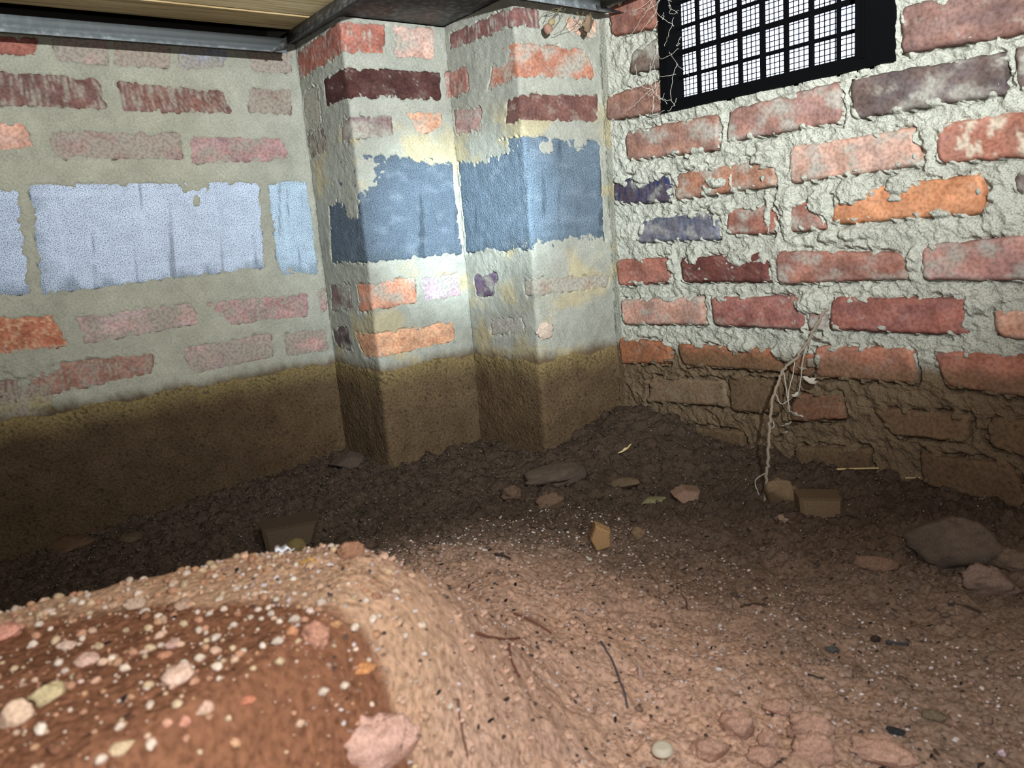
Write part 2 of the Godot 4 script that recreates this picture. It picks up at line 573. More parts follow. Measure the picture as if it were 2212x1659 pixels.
func walls():
	brick_list()
	block_list()
	smear_list()
	# courses that run on past the traced ones
	for row in 8:
		var y := 0.915 - row * 0.0885
		if row >= 3 and row <= 5:
			continue
		if row > 5:
			y = 0.385 - (row - 6) * 0.083
		for k in 4:
			var u := -0.86 - k * 0.242 + (0.12 if row % 2 else 0.0)
			if row > 5: u += 0.06
			brick(Vector2(u - 0.115, y), Vector2(u + 0.112, y - 0.004), Vector2(u + 0.113, y - 0.07), Vector2(u - 0.112, y - 0.072), Color8(150, 98 + row * 5, 80), 0.5, 1.0, "washed")
	for k in 2:
		brick(Vector2(-1.13 - k * 0.43, 0.65), Vector2(-0.735 - k * 0.43, 0.65), Vector2(-0.735 - k * 0.43, 0.465), Vector2(-1.13 - k * 0.43, 0.462), Color8(164, 168, 184), 0.3, 1.0, "block")
	for row in 10:
		var y := 0.905 - row * 0.0855
		for k in 4:
			var u := 1.90 + k * 0.242 + (0.12 if row % 2 else 0.0)
			brick(Vector2(u - 0.113, y), Vector2(u + 0.114, y + 0.003), Vector2(u + 0.113, y - 0.068), Vector2(u - 0.114, y - 0.07), Color8(168 - row * 2, 108 + row * 2, 86), 0.25, 0.9, "washed")
	wall_nodes.left = thing("wall_left", "long side wall of old red brick over grey concrete blocks and an earth-stained rendered footing", "wall", Vector3.ZERO, "", "structure")
	wall_nodes.pier = thing("wall_corner", "stepped brick pier filling the corner, with a course of speckled blue-grey blocks", "wall", Vector3.ZERO, "", "structure")
	wall_nodes.right = thing("wall_right", "rough red brick wall with the mesh vent, its lowest courses caked in soil", "wall", Vector3.ZERO, "", "structure")
	var k := 0
	for b in bricks:
		var mid: float = (b.tl.x + b.br.x) * 0.5
		build_brick(b, k, wall_nodes.left if mid < 0.0 else wall_nodes.pier if mid < C4 else wall_nodes.right)
		k += 1
	mortar_sheet("mortar", wall_nodes.left, -0.78, 0.0, TIDE - 0.05, 0.931, 0.0027)
	mortar_sheet("mortar", wall_nodes.left, -1.9, -0.78, TIDE - 0.05, 0.931, 0.01)
	mortar_sheet("mortar", wall_nodes.pier, 0.0, C4, TIDE - 0.05, 0.931, 0.0024)
	mortar_sheet("mortar", wall_nodes.right, C4, 1.74, -0.06, 0.931, 0.0022)
	mortar_sheet("mortar", wall_nodes.right, 1.74, 3.0, -0.06, 0.931, 0.01)
	footing_sheet(wall_nodes.left, -0.78, 0.0, -0.09, TIDE + 0.012, 0.004)
	footing_sheet(wall_nodes.left, -1.9, -0.78, -0.09, TIDE + 0.012, 0.012)
	footing_sheet(wall_nodes.pier, 0.0, C4, -0.09, TIDE + 0.012, 0.004)

func brick_list():
	# left wall
	brick(Vector2(-0.567, 0.908), Vector2(-0.483, 0.908), Vector2(-0.489, 0.875), Vector2(-0.574, 0.873), Color8(168, 88, 64), 0.15, 1.00, "plain")
	brick(Vector2(-0.463, 0.914), Vector2(-0.365, 0.916), Vector2(-0.374, 0.866), Vector2(-0.462, 0.865), Color8(176, 140, 124), 0.75, 1.00, "washed")
	brick(Vector2(-0.360, 0.918), Vector2(-0.253, 0.920), Vector2(-0.264, 0.866), Vector2(-0.368, 0.863), Color8(170, 120, 98), 0.85, 1.00, "washed")
	brick(Vector2(-0.243, 0.919), Vector2(-0.138, 0.920), Vector2(-0.164, 0.870), Vector2(-0.252, 0.866), Color8(136, 142, 158), 0.60, 1.00, "washed")
	brick(Vector2(-0.110, 0.920), Vector2(-0.008, 0.922), Vector2(-0.015, 0.871), Vector2(-0.103, 0.866), Color8(178, 150, 135), 0.95, 1.00, "washed")
	brick(Vector2(-0.591, 0.849), Vector2(-0.393, 0.846), Vector2(-0.389, 0.785), Vector2(-0.602, 0.788), Color8(122, 80, 68), 0.45, 1.00, "streaked")
	brick(Vector2(-0.367, 0.842), Vector2(-0.166, 0.832), Vector2(-0.152, 0.784), Vector2(-0.366, 0.783), Color8(130, 84, 70), 0.45, 1.00, "streaked")
	brick(Vector2(-0.122, 0.840), Vector2(-0.019, 0.840), Vector2(-0.027, 0.785), Vector2(-0.122, 0.786), Color8(138, 98, 86), 0.80, 1.00, "washed")
	brick(Vector2(-0.607, 0.762), Vector2(-0.531, 0.762), Vector2(-0.519, 0.719), Vector2(-0.617, 0.705), Color8(214, 152, 120), 0.10, 1.00, "plain")
	brick(Vector2(-0.497, 0.750), Vector2(-0.263, 0.749), Vector2(-0.266, 0.693), Vector2(-0.498, 0.697), Color8(156, 118, 106), 0.65, 1.00, "washed")
	brick(Vector2(-0.252, 0.742), Vector2(-0.060, 0.740), Vector2(-0.038, 0.690), Vector2(-0.255, 0.685), Color8(168, 120, 112), 0.35, 1.00, "washed")
	brick(Vector2(-0.725, 0.436), Vector2(-0.542, 0.419), Vector2(-0.525, 0.357), Vector2(-0.740, 0.354), Color8(186, 98, 46), 0.30, 1.00, "veined")
	brick(Vector2(-0.510, 0.412), Vector2(-0.294, 0.414), Vector2(-0.284, 0.367), Vector2(-0.502, 0.354), Color8(178, 142, 130), 0.50, 1.00, "washed")
	brick(Vector2(-0.272, 0.409), Vector2(-0.046, 0.408), Vector2(-0.047, 0.351), Vector2(-0.223, 0.355), Color8(178, 126, 120), 0.55, 1.00, "streaked")
	brick(Vector2(-0.025, 0.407), Vector2(-0.001, 0.411), Vector2(-0.003, 0.359), Vector2(-0.027, 0.353), Color8(180, 130, 125), 0.60, 1.00, "washed")
	brick(Vector2(-0.597, 0.332), Vector2(-0.384, 0.324), Vector2(-0.389, 0.280), Vector2(-0.616, 0.268), Color8(158, 104, 80), 0.45, 1.00, "streaked")
	brick(Vector2(-0.329, 0.325), Vector2(-0.138, 0.329), Vector2(-0.140, 0.273), Vector2(-0.320, 0.266), Color8(180, 142, 132), 0.60, 1.00, "washed")
	brick(Vector2(-0.114, 0.323), Vector2(-0.013, 0.324), Vector2(-0.009, 0.267), Vector2(-0.113, 0.269), Color8(186, 134, 120), 0.60, 1.00, "washed")
	brick(Vector2(-0.729, 0.305), Vector2(-0.615, 0.316), Vector2(-0.619, 0.265), Vector2(-0.737, 0.261), Color8(130, 80, 66), 0.60, 1.00, "streaked")
	# stepped corner pier
	brick(Vector2(0.007, 0.917), Vector2(0.320, 0.928), Vector2(0.311, 0.866), Vector2(-0.000, 0.858), Color8(176, 98, 74), 0.25, 1.00, "streaked")
	brick(Vector2(0.332, 0.927), Vector2(0.434, 0.929), Vector2(0.431, 0.866), Vector2(0.330, 0.863), Color8(206, 160, 138), 0.30, 1.00, "washed")
	brick(Vector2(0.117, 0.839), Vector2(0.440, 0.844), Vector2(0.435, 0.784), Vector2(0.118, 0.781), Color8(84, 48, 42), 0.12, 1.00, "scuffed")
	brick(Vector2(0.010, 0.836), Vector2(0.095, 0.834), Vector2(0.087, 0.755), Vector2(-0.002, 0.747), Color8(160, 140, 128), 0.95, 1.00, "washed")
	brick(Vector2(-0.002, 0.745), Vector2(0.097, 0.749), Vector2(0.099, 0.697), Vector2(0.006, 0.692), Color8(112, 84, 74), 0.75, 1.00, "streaked")
	brick(Vector2(0.174, 0.746), Vector2(0.312, 0.757), Vector2(0.315, 0.709), Vector2(0.170, 0.700), Color8(126, 92, 88), 0.55, 1.00, "washed")
	brick(Vector2(0.345, 0.760), Vector2(0.434, 0.764), Vector2(0.432, 0.728), Vector2(0.365, 0.709), Color8(212, 152, 112), 0.30, 1.00, "washed")
	brick(Vector2(0.023, 0.417), Vector2(0.128, 0.423), Vector2(0.125, 0.364), Vector2(0.019, 0.357), Color8(126, 100, 98), 0.45, 1.00, "washed")
	brick(Vector2(0.159, 0.422), Vector2(0.329, 0.427), Vector2(0.327, 0.369), Vector2(0.153, 0.361), Color8(210, 138, 98), 0.30, 1.00, "washed")
	brick(Vector2(0.336, 0.422), Vector2(0.439, 0.424), Vector2(0.441, 0.371), Vector2(0.344, 0.367), Color8(186, 156, 166), 0.55, 1.00, "washed")
	brick(Vector2(0.009, 0.320), Vector2(0.090, 0.328), Vector2(0.107, 0.269), Vector2(0.016, 0.278), Color8(98, 82, 84), 0.15, 1.00, "washed")
	brick(Vector2(0.116, 0.319), Vector2(0.413, 0.321), Vector2(0.413, 0.273), Vector2(0.159, 0.263), Color8(222, 152, 100), 0.25, 1.00, "veined")
	brick(Vector2(0.477, 0.916), Vector2(0.757, 0.912), Vector2(0.760, 0.874), Vector2(0.472, 0.880), Color8(132, 84, 76), 0.30, 1.00, "streaked")
	brick(Vector2(0.819, 0.909), Vector2(0.909, 0.907), Vector2(0.905, 0.867), Vector2(0.826, 0.874), Color8(224, 168, 134), 0.30, 1.00, "washed")
	brick(Vector2(0.448, 0.845), Vector2(0.532, 0.844), Vector2(0.530, 0.787), Vector2(0.445, 0.787), Color8(166, 106, 88), 0.30, 1.00, "streaked")
	brick(Vector2(0.632, 0.850), Vector2(0.873, 0.850), Vector2(0.899, 0.791), Vector2(0.594, 0.780), Color8(184, 112, 78), 0.35, 1.00, "washed")
	brick(Vector2(0.467, 0.767), Vector2(0.568, 0.755), Vector2(0.567, 0.706), Vector2(0.466, 0.712), Color8(176, 128, 116), 0.50, 1.00, "streaked")
	brick(Vector2(0.655, 0.755), Vector2(0.900, 0.765), Vector2(0.898, 0.706), Vector2(0.642, 0.706), Color8(118, 74, 62), 0.30, 1.00, "scuffed")
	brick(Vector2(0.485, 0.419), Vector2(0.579, 0.421), Vector2(0.557, 0.370), Vector2(0.488, 0.364), Color8(102, 80, 100), 0.25, 1.00, "washed")
	brick(Vector2(0.658, 0.413), Vector2(0.905, 0.396), Vector2(0.895, 0.368), Vector2(0.665, 0.372), Color8(172, 118, 82), 0.75, 1.00, "washed")
	brick(Vector2(0.536, 0.320), Vector2(0.648, 0.332), Vector2(0.659, 0.294), Vector2(0.534, 0.285), Color8(176, 150, 150), 0.85, 1.00, "washed")
	# right wall
	brick(Vector2(0.942, 0.923), Vector2(1.090, 0.926), Vector2(1.084, 0.852), Vector2(0.953, 0.865), Color8(152, 96, 76), 0.25, 1.00, "plain")
	brick(Vector2(1.002, 0.826), Vector2(1.070, 0.838), Vector2(1.081, 0.780), Vector2(0.994, 0.786), Color8(118, 100, 86), 0.30, 1.00, "washed")
	brick(Vector2(0.926, 0.759), Vector2(1.080, 0.760), Vector2(1.078, 0.702), Vector2(0.922, 0.709), Color8(152, 108, 88), 0.15, 1.00, "plain")
	brick(Vector2(1.524, 0.772), Vector2(1.688, 0.758), Vector2(1.691, 0.696), Vector2(1.525, 0.707), Color8(134, 98, 86), 0.20, 1.00, "plain")
	brick(Vector2(1.448, 0.688), Vector2(1.660, 0.680), Vector2(1.665, 0.626), Vector2(1.452, 0.628), Color8(106, 88, 82), 0.20, 1.00, "washed")
	brick(Vector2(1.673, 0.684), Vector2(1.697, 0.684), Vector2(1.699, 0.628), Vector2(1.677, 0.627), Color8(124, 98, 90), 0.30, 1.00, "washed")
	brick(Vector2(1.229, 0.681), Vector2(1.430, 0.688), Vector2(1.437, 0.627), Vector2(1.215, 0.627), Color8(162, 116, 100), 0.30, 1.00, "washed")
	brick(Vector2(0.974, 0.680), Vector2(1.205, 0.679), Vector2(1.199, 0.615), Vector2(0.972, 0.623), Color8(164, 116, 94), 0.25, 1.00, "washed")
	brick(Vector2(1.343, 0.603), Vector2(1.544, 0.603), Vector2(1.558, 0.547), Vector2(1.340, 0.543), Color8(200, 154, 130), 0.30, 1.00, "washed")
	brick(Vector2(1.574, 0.605), Vector2(1.695, 0.603), Vector2(1.698, 0.543), Vector2(1.579, 0.547), Color8(174, 112, 88), 0.55, 1.00, "limewashed")
	brick(Vector2(0.930, 0.591), Vector2(1.082, 0.584), Vector2(1.084, 0.534), Vector2(0.930, 0.539), Color8(88, 76, 88), 0.25, 1.00, "glazed")
	brick(Vector2(1.097, 0.586), Vector2(1.313, 0.592), Vector2(1.319, 0.541), Vector2(1.092, 0.535), Color8(168, 112, 80), 0.25, 1.00, "washed")
	brick(Vector2(1.010, 0.508), Vector2(1.188, 0.509), Vector2(1.203, 0.456), Vector2(0.988, 0.459), Color8(112, 112, 122), 0.60, 1.00, "glazed")
	brick(Vector2(1.213, 0.512), Vector2(1.314, 0.512), Vector2(1.315, 0.461), Vector2(1.213, 0.464), Color8(160, 98, 76), 0.20, 1.00, "washed")
	brick(Vector2(1.322, 0.513), Vector2(1.387, 0.512), Vector2(1.407, 0.464), Vector2(1.327, 0.462), Color8(156, 96, 76), 0.25, 1.00, "washed")
	brick(Vector2(1.424, 0.524), Vector2(1.639, 0.528), Vector2(1.644, 0.473), Vector2(1.416, 0.471), Color8(212, 136, 80), 0.15, 1.00, "plain")
	brick(Vector2(1.677, 0.523), Vector2(1.704, 0.526), Vector2(1.705, 0.495), Vector2(1.679, 0.496), Color8(112, 86, 82), 0.30, 1.00, "washed")
	brick(Vector2(0.929, 0.427), Vector2(1.076, 0.428), Vector2(1.078, 0.378), Vector2(0.928, 0.368), Color8(170, 102, 80), 0.25, 1.00, "scuffed")
	brick(Vector2(1.104, 0.426), Vector2(1.294, 0.431), Vector2(1.303, 0.378), Vector2(1.106, 0.377), Color8(114, 62, 52), 0.10, 1.00, "scuffed")
	brick(Vector2(1.315, 0.434), Vector2(1.532, 0.424), Vector2(1.543, 0.383), Vector2(1.315, 0.375), Color8(164, 108, 88), 0.25, 1.00, "washed")
	brick(Vector2(1.561, 0.433), Vector2(1.708, 0.443), Vector2(1.710, 0.381), Vector2(1.561, 0.382), Color8(186, 128, 112), 0.35, 1.00, "washed")
	brick(Vector2(0.933, 0.342), Vector2(1.153, 0.352), Vector2(1.159, 0.296), Vector2(0.943, 0.288), Color8(192, 144, 122), 0.20, 1.00, "washed")
	brick(Vector2(1.172, 0.352), Vector2(1.368, 0.356), Vector2(1.371, 0.298), Vector2(1.181, 0.297), Color8(160, 98, 84), 0.40, 1.00, "scuffed")
	brick(Vector2(1.375, 0.343), Vector2(1.408, 0.346), Vector2(1.406, 0.298), Vector2(1.375, 0.296), Color8(170, 112, 98), 0.50, 1.00, "washed")
	brick(Vector2(1.420, 0.356), Vector2(1.628, 0.356), Vector2(1.627, 0.302), Vector2(1.412, 0.300), Color8(164, 98, 82), 0.12, 1.00, "plain")
	brick(Vector2(1.660, 0.341), Vector2(1.712, 0.343), Vector2(1.714, 0.298), Vector2(1.663, 0.304), Color8(206, 150, 118), 0.20, 1.00, "plain")
	brick(Vector2(0.923, 0.259), Vector2(1.067, 0.258), Vector2(1.072, 0.213), Vector2(0.923, 0.200), Color8(178, 104, 58), 0.12, 0.25, "plain")
	brick(Vector2(1.084, 0.257), Vector2(1.324, 0.260), Vector2(1.323, 0.218), Vector2(1.098, 0.211), Color8(176, 106, 62), 0.10, 0.85, "plain")
	brick(Vector2(1.388, 0.272), Vector2(1.551, 0.279), Vector2(1.558, 0.222), Vector2(1.386, 0.216), Color8(182, 118, 88), 0.20, 0.80, "plain")
	brick(Vector2(1.333, 0.247), Vector2(1.383, 0.261), Vector2(1.382, 0.216), Vector2(1.337, 0.218), Color8(170, 104, 72), 0.10, 0.80, "plain")
	brick(Vector2(1.575, 0.280), Vector2(1.715, 0.280), Vector2(1.718, 0.217), Vector2(1.599, 0.223), Color8(178, 108, 80), 0.10, 0.80, "plain")
	brick(Vector2(1.008, 0.181), Vector2(1.199, 0.192), Vector2(1.206, 0.140), Vector2(0.998, 0.124), Color8(170, 142, 108), 0.10, 0.72, "plain")
	brick(Vector2(1.206, 0.205), Vector2(1.323, 0.204), Vector2(1.316, 0.141), Vector2(1.210, 0.133), Color8(104, 78, 58), 0.10, 0.90, "plain")
	brick(Vector2(1.343, 0.183), Vector2(1.435, 0.197), Vector2(1.443, 0.151), Vector2(1.337, 0.130), Color8(160, 92, 66), 0.10, 0.70, "plain")
	brick(Vector2(1.484, 0.177), Vector2(1.635, 0.187), Vector2(1.633, 0.143), Vector2(1.522, 0.136), Color8(140, 96, 70), 0.10, 0.85, "plain")
	brick(Vector2(1.660, 0.187), Vector2(1.719, 0.190), Vector2(1.722, 0.129), Vector2(1.659, 0.145), Color8(120, 84, 62), 0.10, 0.90, "plain")
	brick(Vector2(1.562, 0.115), Vector2(1.690, 0.123), Vector2(1.725, 0.055), Vector2(1.571, 0.065), Color8(124, 84, 62), 0.10, 0.90, "plain")
	brick(Vector2(1.109, 0.088), Vector2(1.238, 0.099), Vector2(1.243, 0.055), Vector2(1.114, 0.044), Color8(112, 86, 64), 0.10, 0.95, "plain")
	brick(Vector2(1.349, 0.089), Vector2(1.488, 0.109), Vector2(1.485, 0.066), Vector2(1.345, 0.046), Color8(118, 86, 64), 0.10, 0.95, "plain")

func block_list():
	brick(Vector2(-0.686, 0.648), Vector2(-0.558, 0.649), Vector2(-0.570, 0.458), Vector2(-0.719, 0.467), Color8(196, 200, 212), 0.30, 1.00, "block")
	brick(Vector2(-0.543, 0.656), Vector2(-0.118, 0.650), Vector2(-0.133, 0.467), Vector2(-0.557, 0.455), Color8(200, 203, 214), 0.30, 1.00, "block")
	brick(Vector2(-0.108, 0.651), Vector2(-0.012, 0.650), Vector2(-0.012, 0.441), Vector2(-0.107, 0.447), Color8(188, 200, 210), 0.35, 1.00, "block")
	brick(Vector2(0.086, 0.682), Vector2(0.448, 0.671), Vector2(0.453, 0.461), Vector2(0.048, 0.462), Color8(102, 109, 117), 0.15, 1.00, "block")
	brick(Vector2(0.466, 0.689), Vector2(0.898, 0.673), Vector2(0.897, 0.460), Vector2(0.464, 0.463), Color8(115, 125, 134), 0.15, 1.00, "block")

func smear_list():
	smear(-0.598, 0.337, 0.051, 0.030, 0.0000)
	smear(0.429, 0.674, 0.072, 0.017, 0.0000)
	smear(0.139, 0.639, 0.122, 0.050, 0.0000)
	smear(0.179, 0.584, 0.029, 0.033, 0.0000)
	smear(0.078, 0.611, 0.036, 0.023, 0.0000)
	smear(0.645, 0.837, 0.034, 0.025, 0.0000)
	smear(0.555, 0.671, 0.086, 0.022, 0.0000)
	smear(0.487, 0.675, 0.034, 0.019, 0.0000)
	smear(0.751, 0.657, 0.012, 0.009, 0.0000)
	smear(0.795, 0.465, 0.105, 0.013, 0.0000)
	smear(0.837, 0.666, 0.018, 0.014, 0.0000)
	smear(-0.001, 0.638, 0.013, 0.022, 0.0000)
	smear(-0.254, 0.644, 0.018, 0.011, 0.0000)
	smear(-0.254, 0.618, 0.005, 0.009, 0.0000)
	smear(-0.151, 0.439, 0.093, 0.020, 0.0000)
	smear(1.451, 0.522, 0.030, 0.021, 0.0000)
	smear(1.526, 0.523, 0.019, 0.015, 0.0000)
	smear(1.241, 0.423, 0.029, 0.015, 0.0000)
	smear(1.136, 0.433, 0.015, 0.021, 0.0000)
	smear(1.336, 0.517, 0.021, 0.023, 0.0000)
	smear(1.395, 0.506, 0.018, 0.018, 0.0000)
	smear(1.293, 0.591, 0.027, 0.012, 0.0000)
	smear(1.083, 0.414, 0.012, 0.018, 0.0000)
	smear(1.027, 0.590, 0.036, 0.016, 0.0000)
	smear(1.203, 0.514, 0.024, 0.013, 0.0000)
	smear(1.549, 0.413, 0.009, 0.018, 0.0000)
	smear(1.195, 0.559, 0.020, 0.010, 0.0000)
	smear(0.950, 0.589, 0.013, 0.007, 0.0000)
	smear(1.236, 0.259, 0.030, 0.010, 0.0000)
	smear(1.333, 0.257, 0.027, 0.017, 0.0000)
	smear(1.637, 0.346, 0.016, 0.015, 0.0000)
	smear(1.382, 0.343, 0.032, 0.020, 0.0160)
	smear(1.563, 0.590, 0.009, 0.008, 0.0120)
	smear(1.336, 0.480, 0.011, 0.031, 0.0080)
	smear(1.565, 0.577, 0.008, 0.009, 0.0100)
	smear(1.365, 0.315, 0.009, 0.024, 0.0040)
	smear(1.412, 0.453, 0.018, 0.012, 0.0120)
	smear(1.459, 0.455, 0.030, 0.010, 0.0100)
	smear(1.662, 0.467, 0.022, 0.025, 0.0080)
	smear(1.300, 0.498, 0.007, 0.039, 0.0060)
	smear(-0.598, 0.337, 0.044, 0.025, 0.0060)
	smear(1.333, 0.249, 0.022, 0.012, 0.0060)

func slab(called: String, parent: Node3D, lo: Vector3, hi: Vector3, mat: Material) -> MeshInstance3D:
	var b := BoxMesh.new()
	b.size = hi - lo
	var o := part(called, b, mat, parent)
	o.position = (lo + hi) * 0.5 - (parent.position if parent != self else Vector3.ZERO)
	return o

func shell():
	# thickness behind the faces, so that daylight comes in only through the vent
	var dull := plain(Color8(120, 112, 100), 0.95)
	slab("core", wall_nodes.left, Vector3(-1.75, -0.3, ZL - 0.24), Vector3(XA + 0.02, 0.92, ZL - 0.022), dull)
	slab("core", wall_nodes.left, Vector3(-1.75, 0.921, ZL - 0.24), Vector3(XA + 0.02, 1.02, ZL - 0.2), plain(Color8(40, 34, 28), 0.95))  # painted dark so the gap above the flashing looks deep in shade
	slab("core", wall_nodes.pier, Vector3(XA + 0.022, -0.3, ZL - 0.24), Vector3(XB + 0.02, 0.925, ZA - 0.022), dull)
	slab("core", wall_nodes.pier, Vector3(XB + 0.022, -0.3, ZL - 0.24), Vector3(XR + 0.04, 0.925, ZB - 0.022), dull)
	slab("core", wall_nodes.pier, Vector3(XA + 0.022, 0.94, ZL - 0.24), Vector3(XR + 0.04, 1.02, ZL - 0.022), dull)
	var x0 := XR + 0.022
	var x1 := XR + 0.14
	slab("core", wall_nodes.right, Vector3(x0, -0.3, ZB - 0.02), Vector3(x1, VENT.position.y - 0.004, 1.9), dull)
	slab("core", wall_nodes.right, Vector3(x0, VENT.position.y - 0.004, ZB - 0.02), Vector3(x0 + 0.02, 1.02, VENT.position.x), dull)
	slab("core", wall_nodes.right, Vector3(x0, VENT.position.y - 0.004, VENT.end.x), Vector3(x1, 1.02, 1.9), dull)
	slab("core", wall_nodes.right, Vector3(x0, 0.94, VENT.position.x), Vector3(x0 + 0.02, 1.02, VENT.end.x), dull)
	var back := slab("wall_back", self, Vector3(-1.75, -0.3, 1.7), Vector3(XR + 0.14, 1.02, 1.9), dull)
	tag(back, "plain rear wall of the crawl space behind the viewer", "wall", "", "structure")
	var side := slab("wall_side", self, Vector3(-1.75, -0.3, ZL - 0.022), Vector3(-1.55, 1.02, 1.7), dull)
	tag(side, "plain far side wall of the crawl space, out of view", "wall", "", "structure")
	var ceil_ := slab("ceiling", self, Vector3(-1.75, 1.02, ZL - 0.24), Vector3(XR + 0.045, 1.08, 1.9), plain(Color8(92, 76, 58), 0.9))
	tag(ceil_, "underside of the timber floor above the crawl space", "ceiling", "", "structure")

# ---------------------------------------------------------------- earth
func ground_base(x: float, z: float) -> float:
	var y := -0.465 - 0.05 * clampf((0.8 - x) / 0.7, 0.0, 1.0) * clampf((-z - 0.9) / 0.6, 0.0, 1.0) + 0.03 * smoothstep(0.95, 1.18, x)
	y += 0.045 * exp(-((x - 1.12) * (x - 1.12) + (z + 1.12) * (z + 1.12)) / 0.0256)
	# the mound close by and the gentler rise beside it, run together
	var a := -0.0856
	var dx := x + 0.0191
	var dz := z + 0.5239
	var px := (dx * cos(a) + dz * sin(a)) / 0.5214
	var pz := (-dx * sin(a) + dz * cos(a)) / 0.239
	var m1 := 0.2264 * (1.0 - smoothstep(0.4554, 1.0, sqrt(px * px + pz * pz)))
	var qx := (x - 0.4011) / 0.2506
	var qz := (z + 0.7148) / 0.2443
	var m2 := 0.0956 * exp(-(qx * qx + qz * qz))
	var top := maxf(m1, m2)
	y += top + 0.03 * log(exp((m1 - top) / 0.03) + exp((m2 - top) / 0.03)) - 0.0208 * exp(-(m1 + m2) / 0.03)
	return y + EYE.y

func mound_share(x: float, z: float) -> float:
	var px := (x + 0.08) / 0.40
	var pz := (z + 0.50) / 0.25
	return 1.0 - smoothstep(0.7, 1.0, sqrt(px * px + pz * pz) + 0.15 * n_mid.get_noise_2d(x * 9.0, z * 9.0))

func shadow_share(x: float, z: float) -> float:
	# cast shadow of a hand, painted into the mound soil as a reddish patch
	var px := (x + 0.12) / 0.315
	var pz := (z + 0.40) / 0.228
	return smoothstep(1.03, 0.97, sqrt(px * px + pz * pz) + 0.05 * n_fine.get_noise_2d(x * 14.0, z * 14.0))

func ground(x: float, z: float) -> float:
	var m := mound_share(x, z)
	var y := ground_base(x, z)
	y += 0.010 * n_mid.get_noise_2d(x * 7.0, z * 7.0) * (1.0 - 0.6 * m)
	var wild := smoothstep(0.85, 1.15, sqrt(x * x + z * z))
	y += lerpf(0.0035, 0.008, wild) * n_soft.get_noise_3d(x * 26.0 + 7.0, y * 26.0, z * 26.0) * (1.0 - 0.4 * m)
	y += lerpf(0.0018, 0.0035, wild) * n_soft.get_noise_3d(x * 55.0, y * 55.0, z * 55.0) * (1.0 - 0.3 * m)
	y += lerpf(0.002, 0.007, wild) * smoothstep(0.2, 0.6, n_ridge.get_noise_2d(x * 18.0, z * 18.0)) * (1.0 - m)
	return y

func ground_colour(x: float, z: float) -> Color:
	var m := mound_share(x, z)
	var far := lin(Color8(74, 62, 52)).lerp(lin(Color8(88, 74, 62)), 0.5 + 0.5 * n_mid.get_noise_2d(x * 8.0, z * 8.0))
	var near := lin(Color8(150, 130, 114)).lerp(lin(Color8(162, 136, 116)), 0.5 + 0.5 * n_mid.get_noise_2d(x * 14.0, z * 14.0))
	var pink := lin(Color8(222, 188, 166)).lerp(lin(Color8(226, 186, 158)), 0.5 + 0.5 * n_mid.get_noise_2d(x * 14.0, z * 14.0))
	var crest := lin(Color8(216, 178, 142))
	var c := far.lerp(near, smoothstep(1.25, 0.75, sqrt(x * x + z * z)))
	c = c.lerp(pink, smoothstep(0.44, 0.20, sqrt((x - 0.3) * (x - 0.3) + 1.3 * (z + 0.47) * (z + 0.47)) + 0.06 * n_mid.get_noise_2d(x * 10.0, z * 10.0)))
	c = c.lerp(crest, m * 0.7)
	c = c.lerp(lin(Color8(138, 92, 66)), shadow_share(x, z) * 0.92)
	var yb := ground_base(x, z)
	c = c * (1.0 + 0.20 * n_soft.get_noise_3d(x * 60.0, yb * 60.0, z * 60.0) + 0.12 * n_soft.get_noise_3d(x * 110.0, yb * 110.0, z * 110.0))
	if n_fine.get_noise_3d(x * 150.0 + 9.0, yb * 150.0, z * 150.0) > 0.5 and m < 0.5:
		c *= 0.5
	return c

func ground_patch(parent: Node3D, xs: Array, zs: Array):
	var v := PackedVector3Array()
	var c := PackedColorArray()
	var idx := PackedInt32Array()
	var w := xs.size()
	for z in zs:
		for x in xs:
			v.append(Vector3(x, ground(x, z), z))
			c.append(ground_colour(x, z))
	for j in zs.size() - 1:
		for i in w - 1:
			var a := j * w + i
			idx.append_array([a, a + 1, a + w + 1, a, a + w + 1, a + w])
	var o := part("ground", array_mesh(v, smooth_normals(v, idx), c, idx), m_soil, parent)
	o.name = "ground"
	tag(o, "bare brown earth floor of the crawl space, rising to an orange mound close by", "earth floor", "", "structure")

func steps(bounds: Array) -> Array:
	# bounds: start, step, end, step, end ...
	var out := [bounds[0]]
	var x: float = bounds[0]
	for k in range(1, bounds.size(), 2):
		var n := maxi(1, roundi((bounds[k + 1] - x) / bounds[k]))
		for i in n:
			out.append(x + (bounds[k + 1] - x) * (i + 1) / n)
		x = bounds[k + 1]
	return out

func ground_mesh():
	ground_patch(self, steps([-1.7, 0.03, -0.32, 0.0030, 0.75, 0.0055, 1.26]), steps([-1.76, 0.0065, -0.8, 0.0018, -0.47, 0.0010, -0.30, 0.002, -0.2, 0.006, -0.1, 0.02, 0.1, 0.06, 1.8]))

# ---------------------------------------------------------------- metal caps and timber
func ribbon(points: Array, thick: float) -> ArrayMesh:
	# a folded sheet: a list of cross-section lines, each a pair of points; thickness along the fold normals
	var st := SurfaceTool.new()
	st.begin(Mesh.PRIMITIVE_TRIANGLES)
	for k in points.size() - 1:
		var a: Vector3 = points[k][0]
		var b: Vector3 = points[k][1]
		var c: Vector3 = points[k + 1][1]
		var d: Vector3 = points[k + 1][0]
		var n := (b - a).cross(d - a).normalized() * thick
		quad(st, a, b, c, d)
		quad(st, d + n, c + n, b + n, a + n)
		quad(st, a, a + n, b + n, b)
		quad(st, d, c, c + n, d + n)
		quad(st, b, b + n, c + n, c)
		quad(st, a, d, d + n, a + n)
	st.generate_normals()
	return st.commit()

func quad(st: SurfaceTool, a: Vector3, b: Vector3, c: Vector3, d: Vector3):
	for p in [a, b, c, a, c, d]:
		st.add_vertex(p)

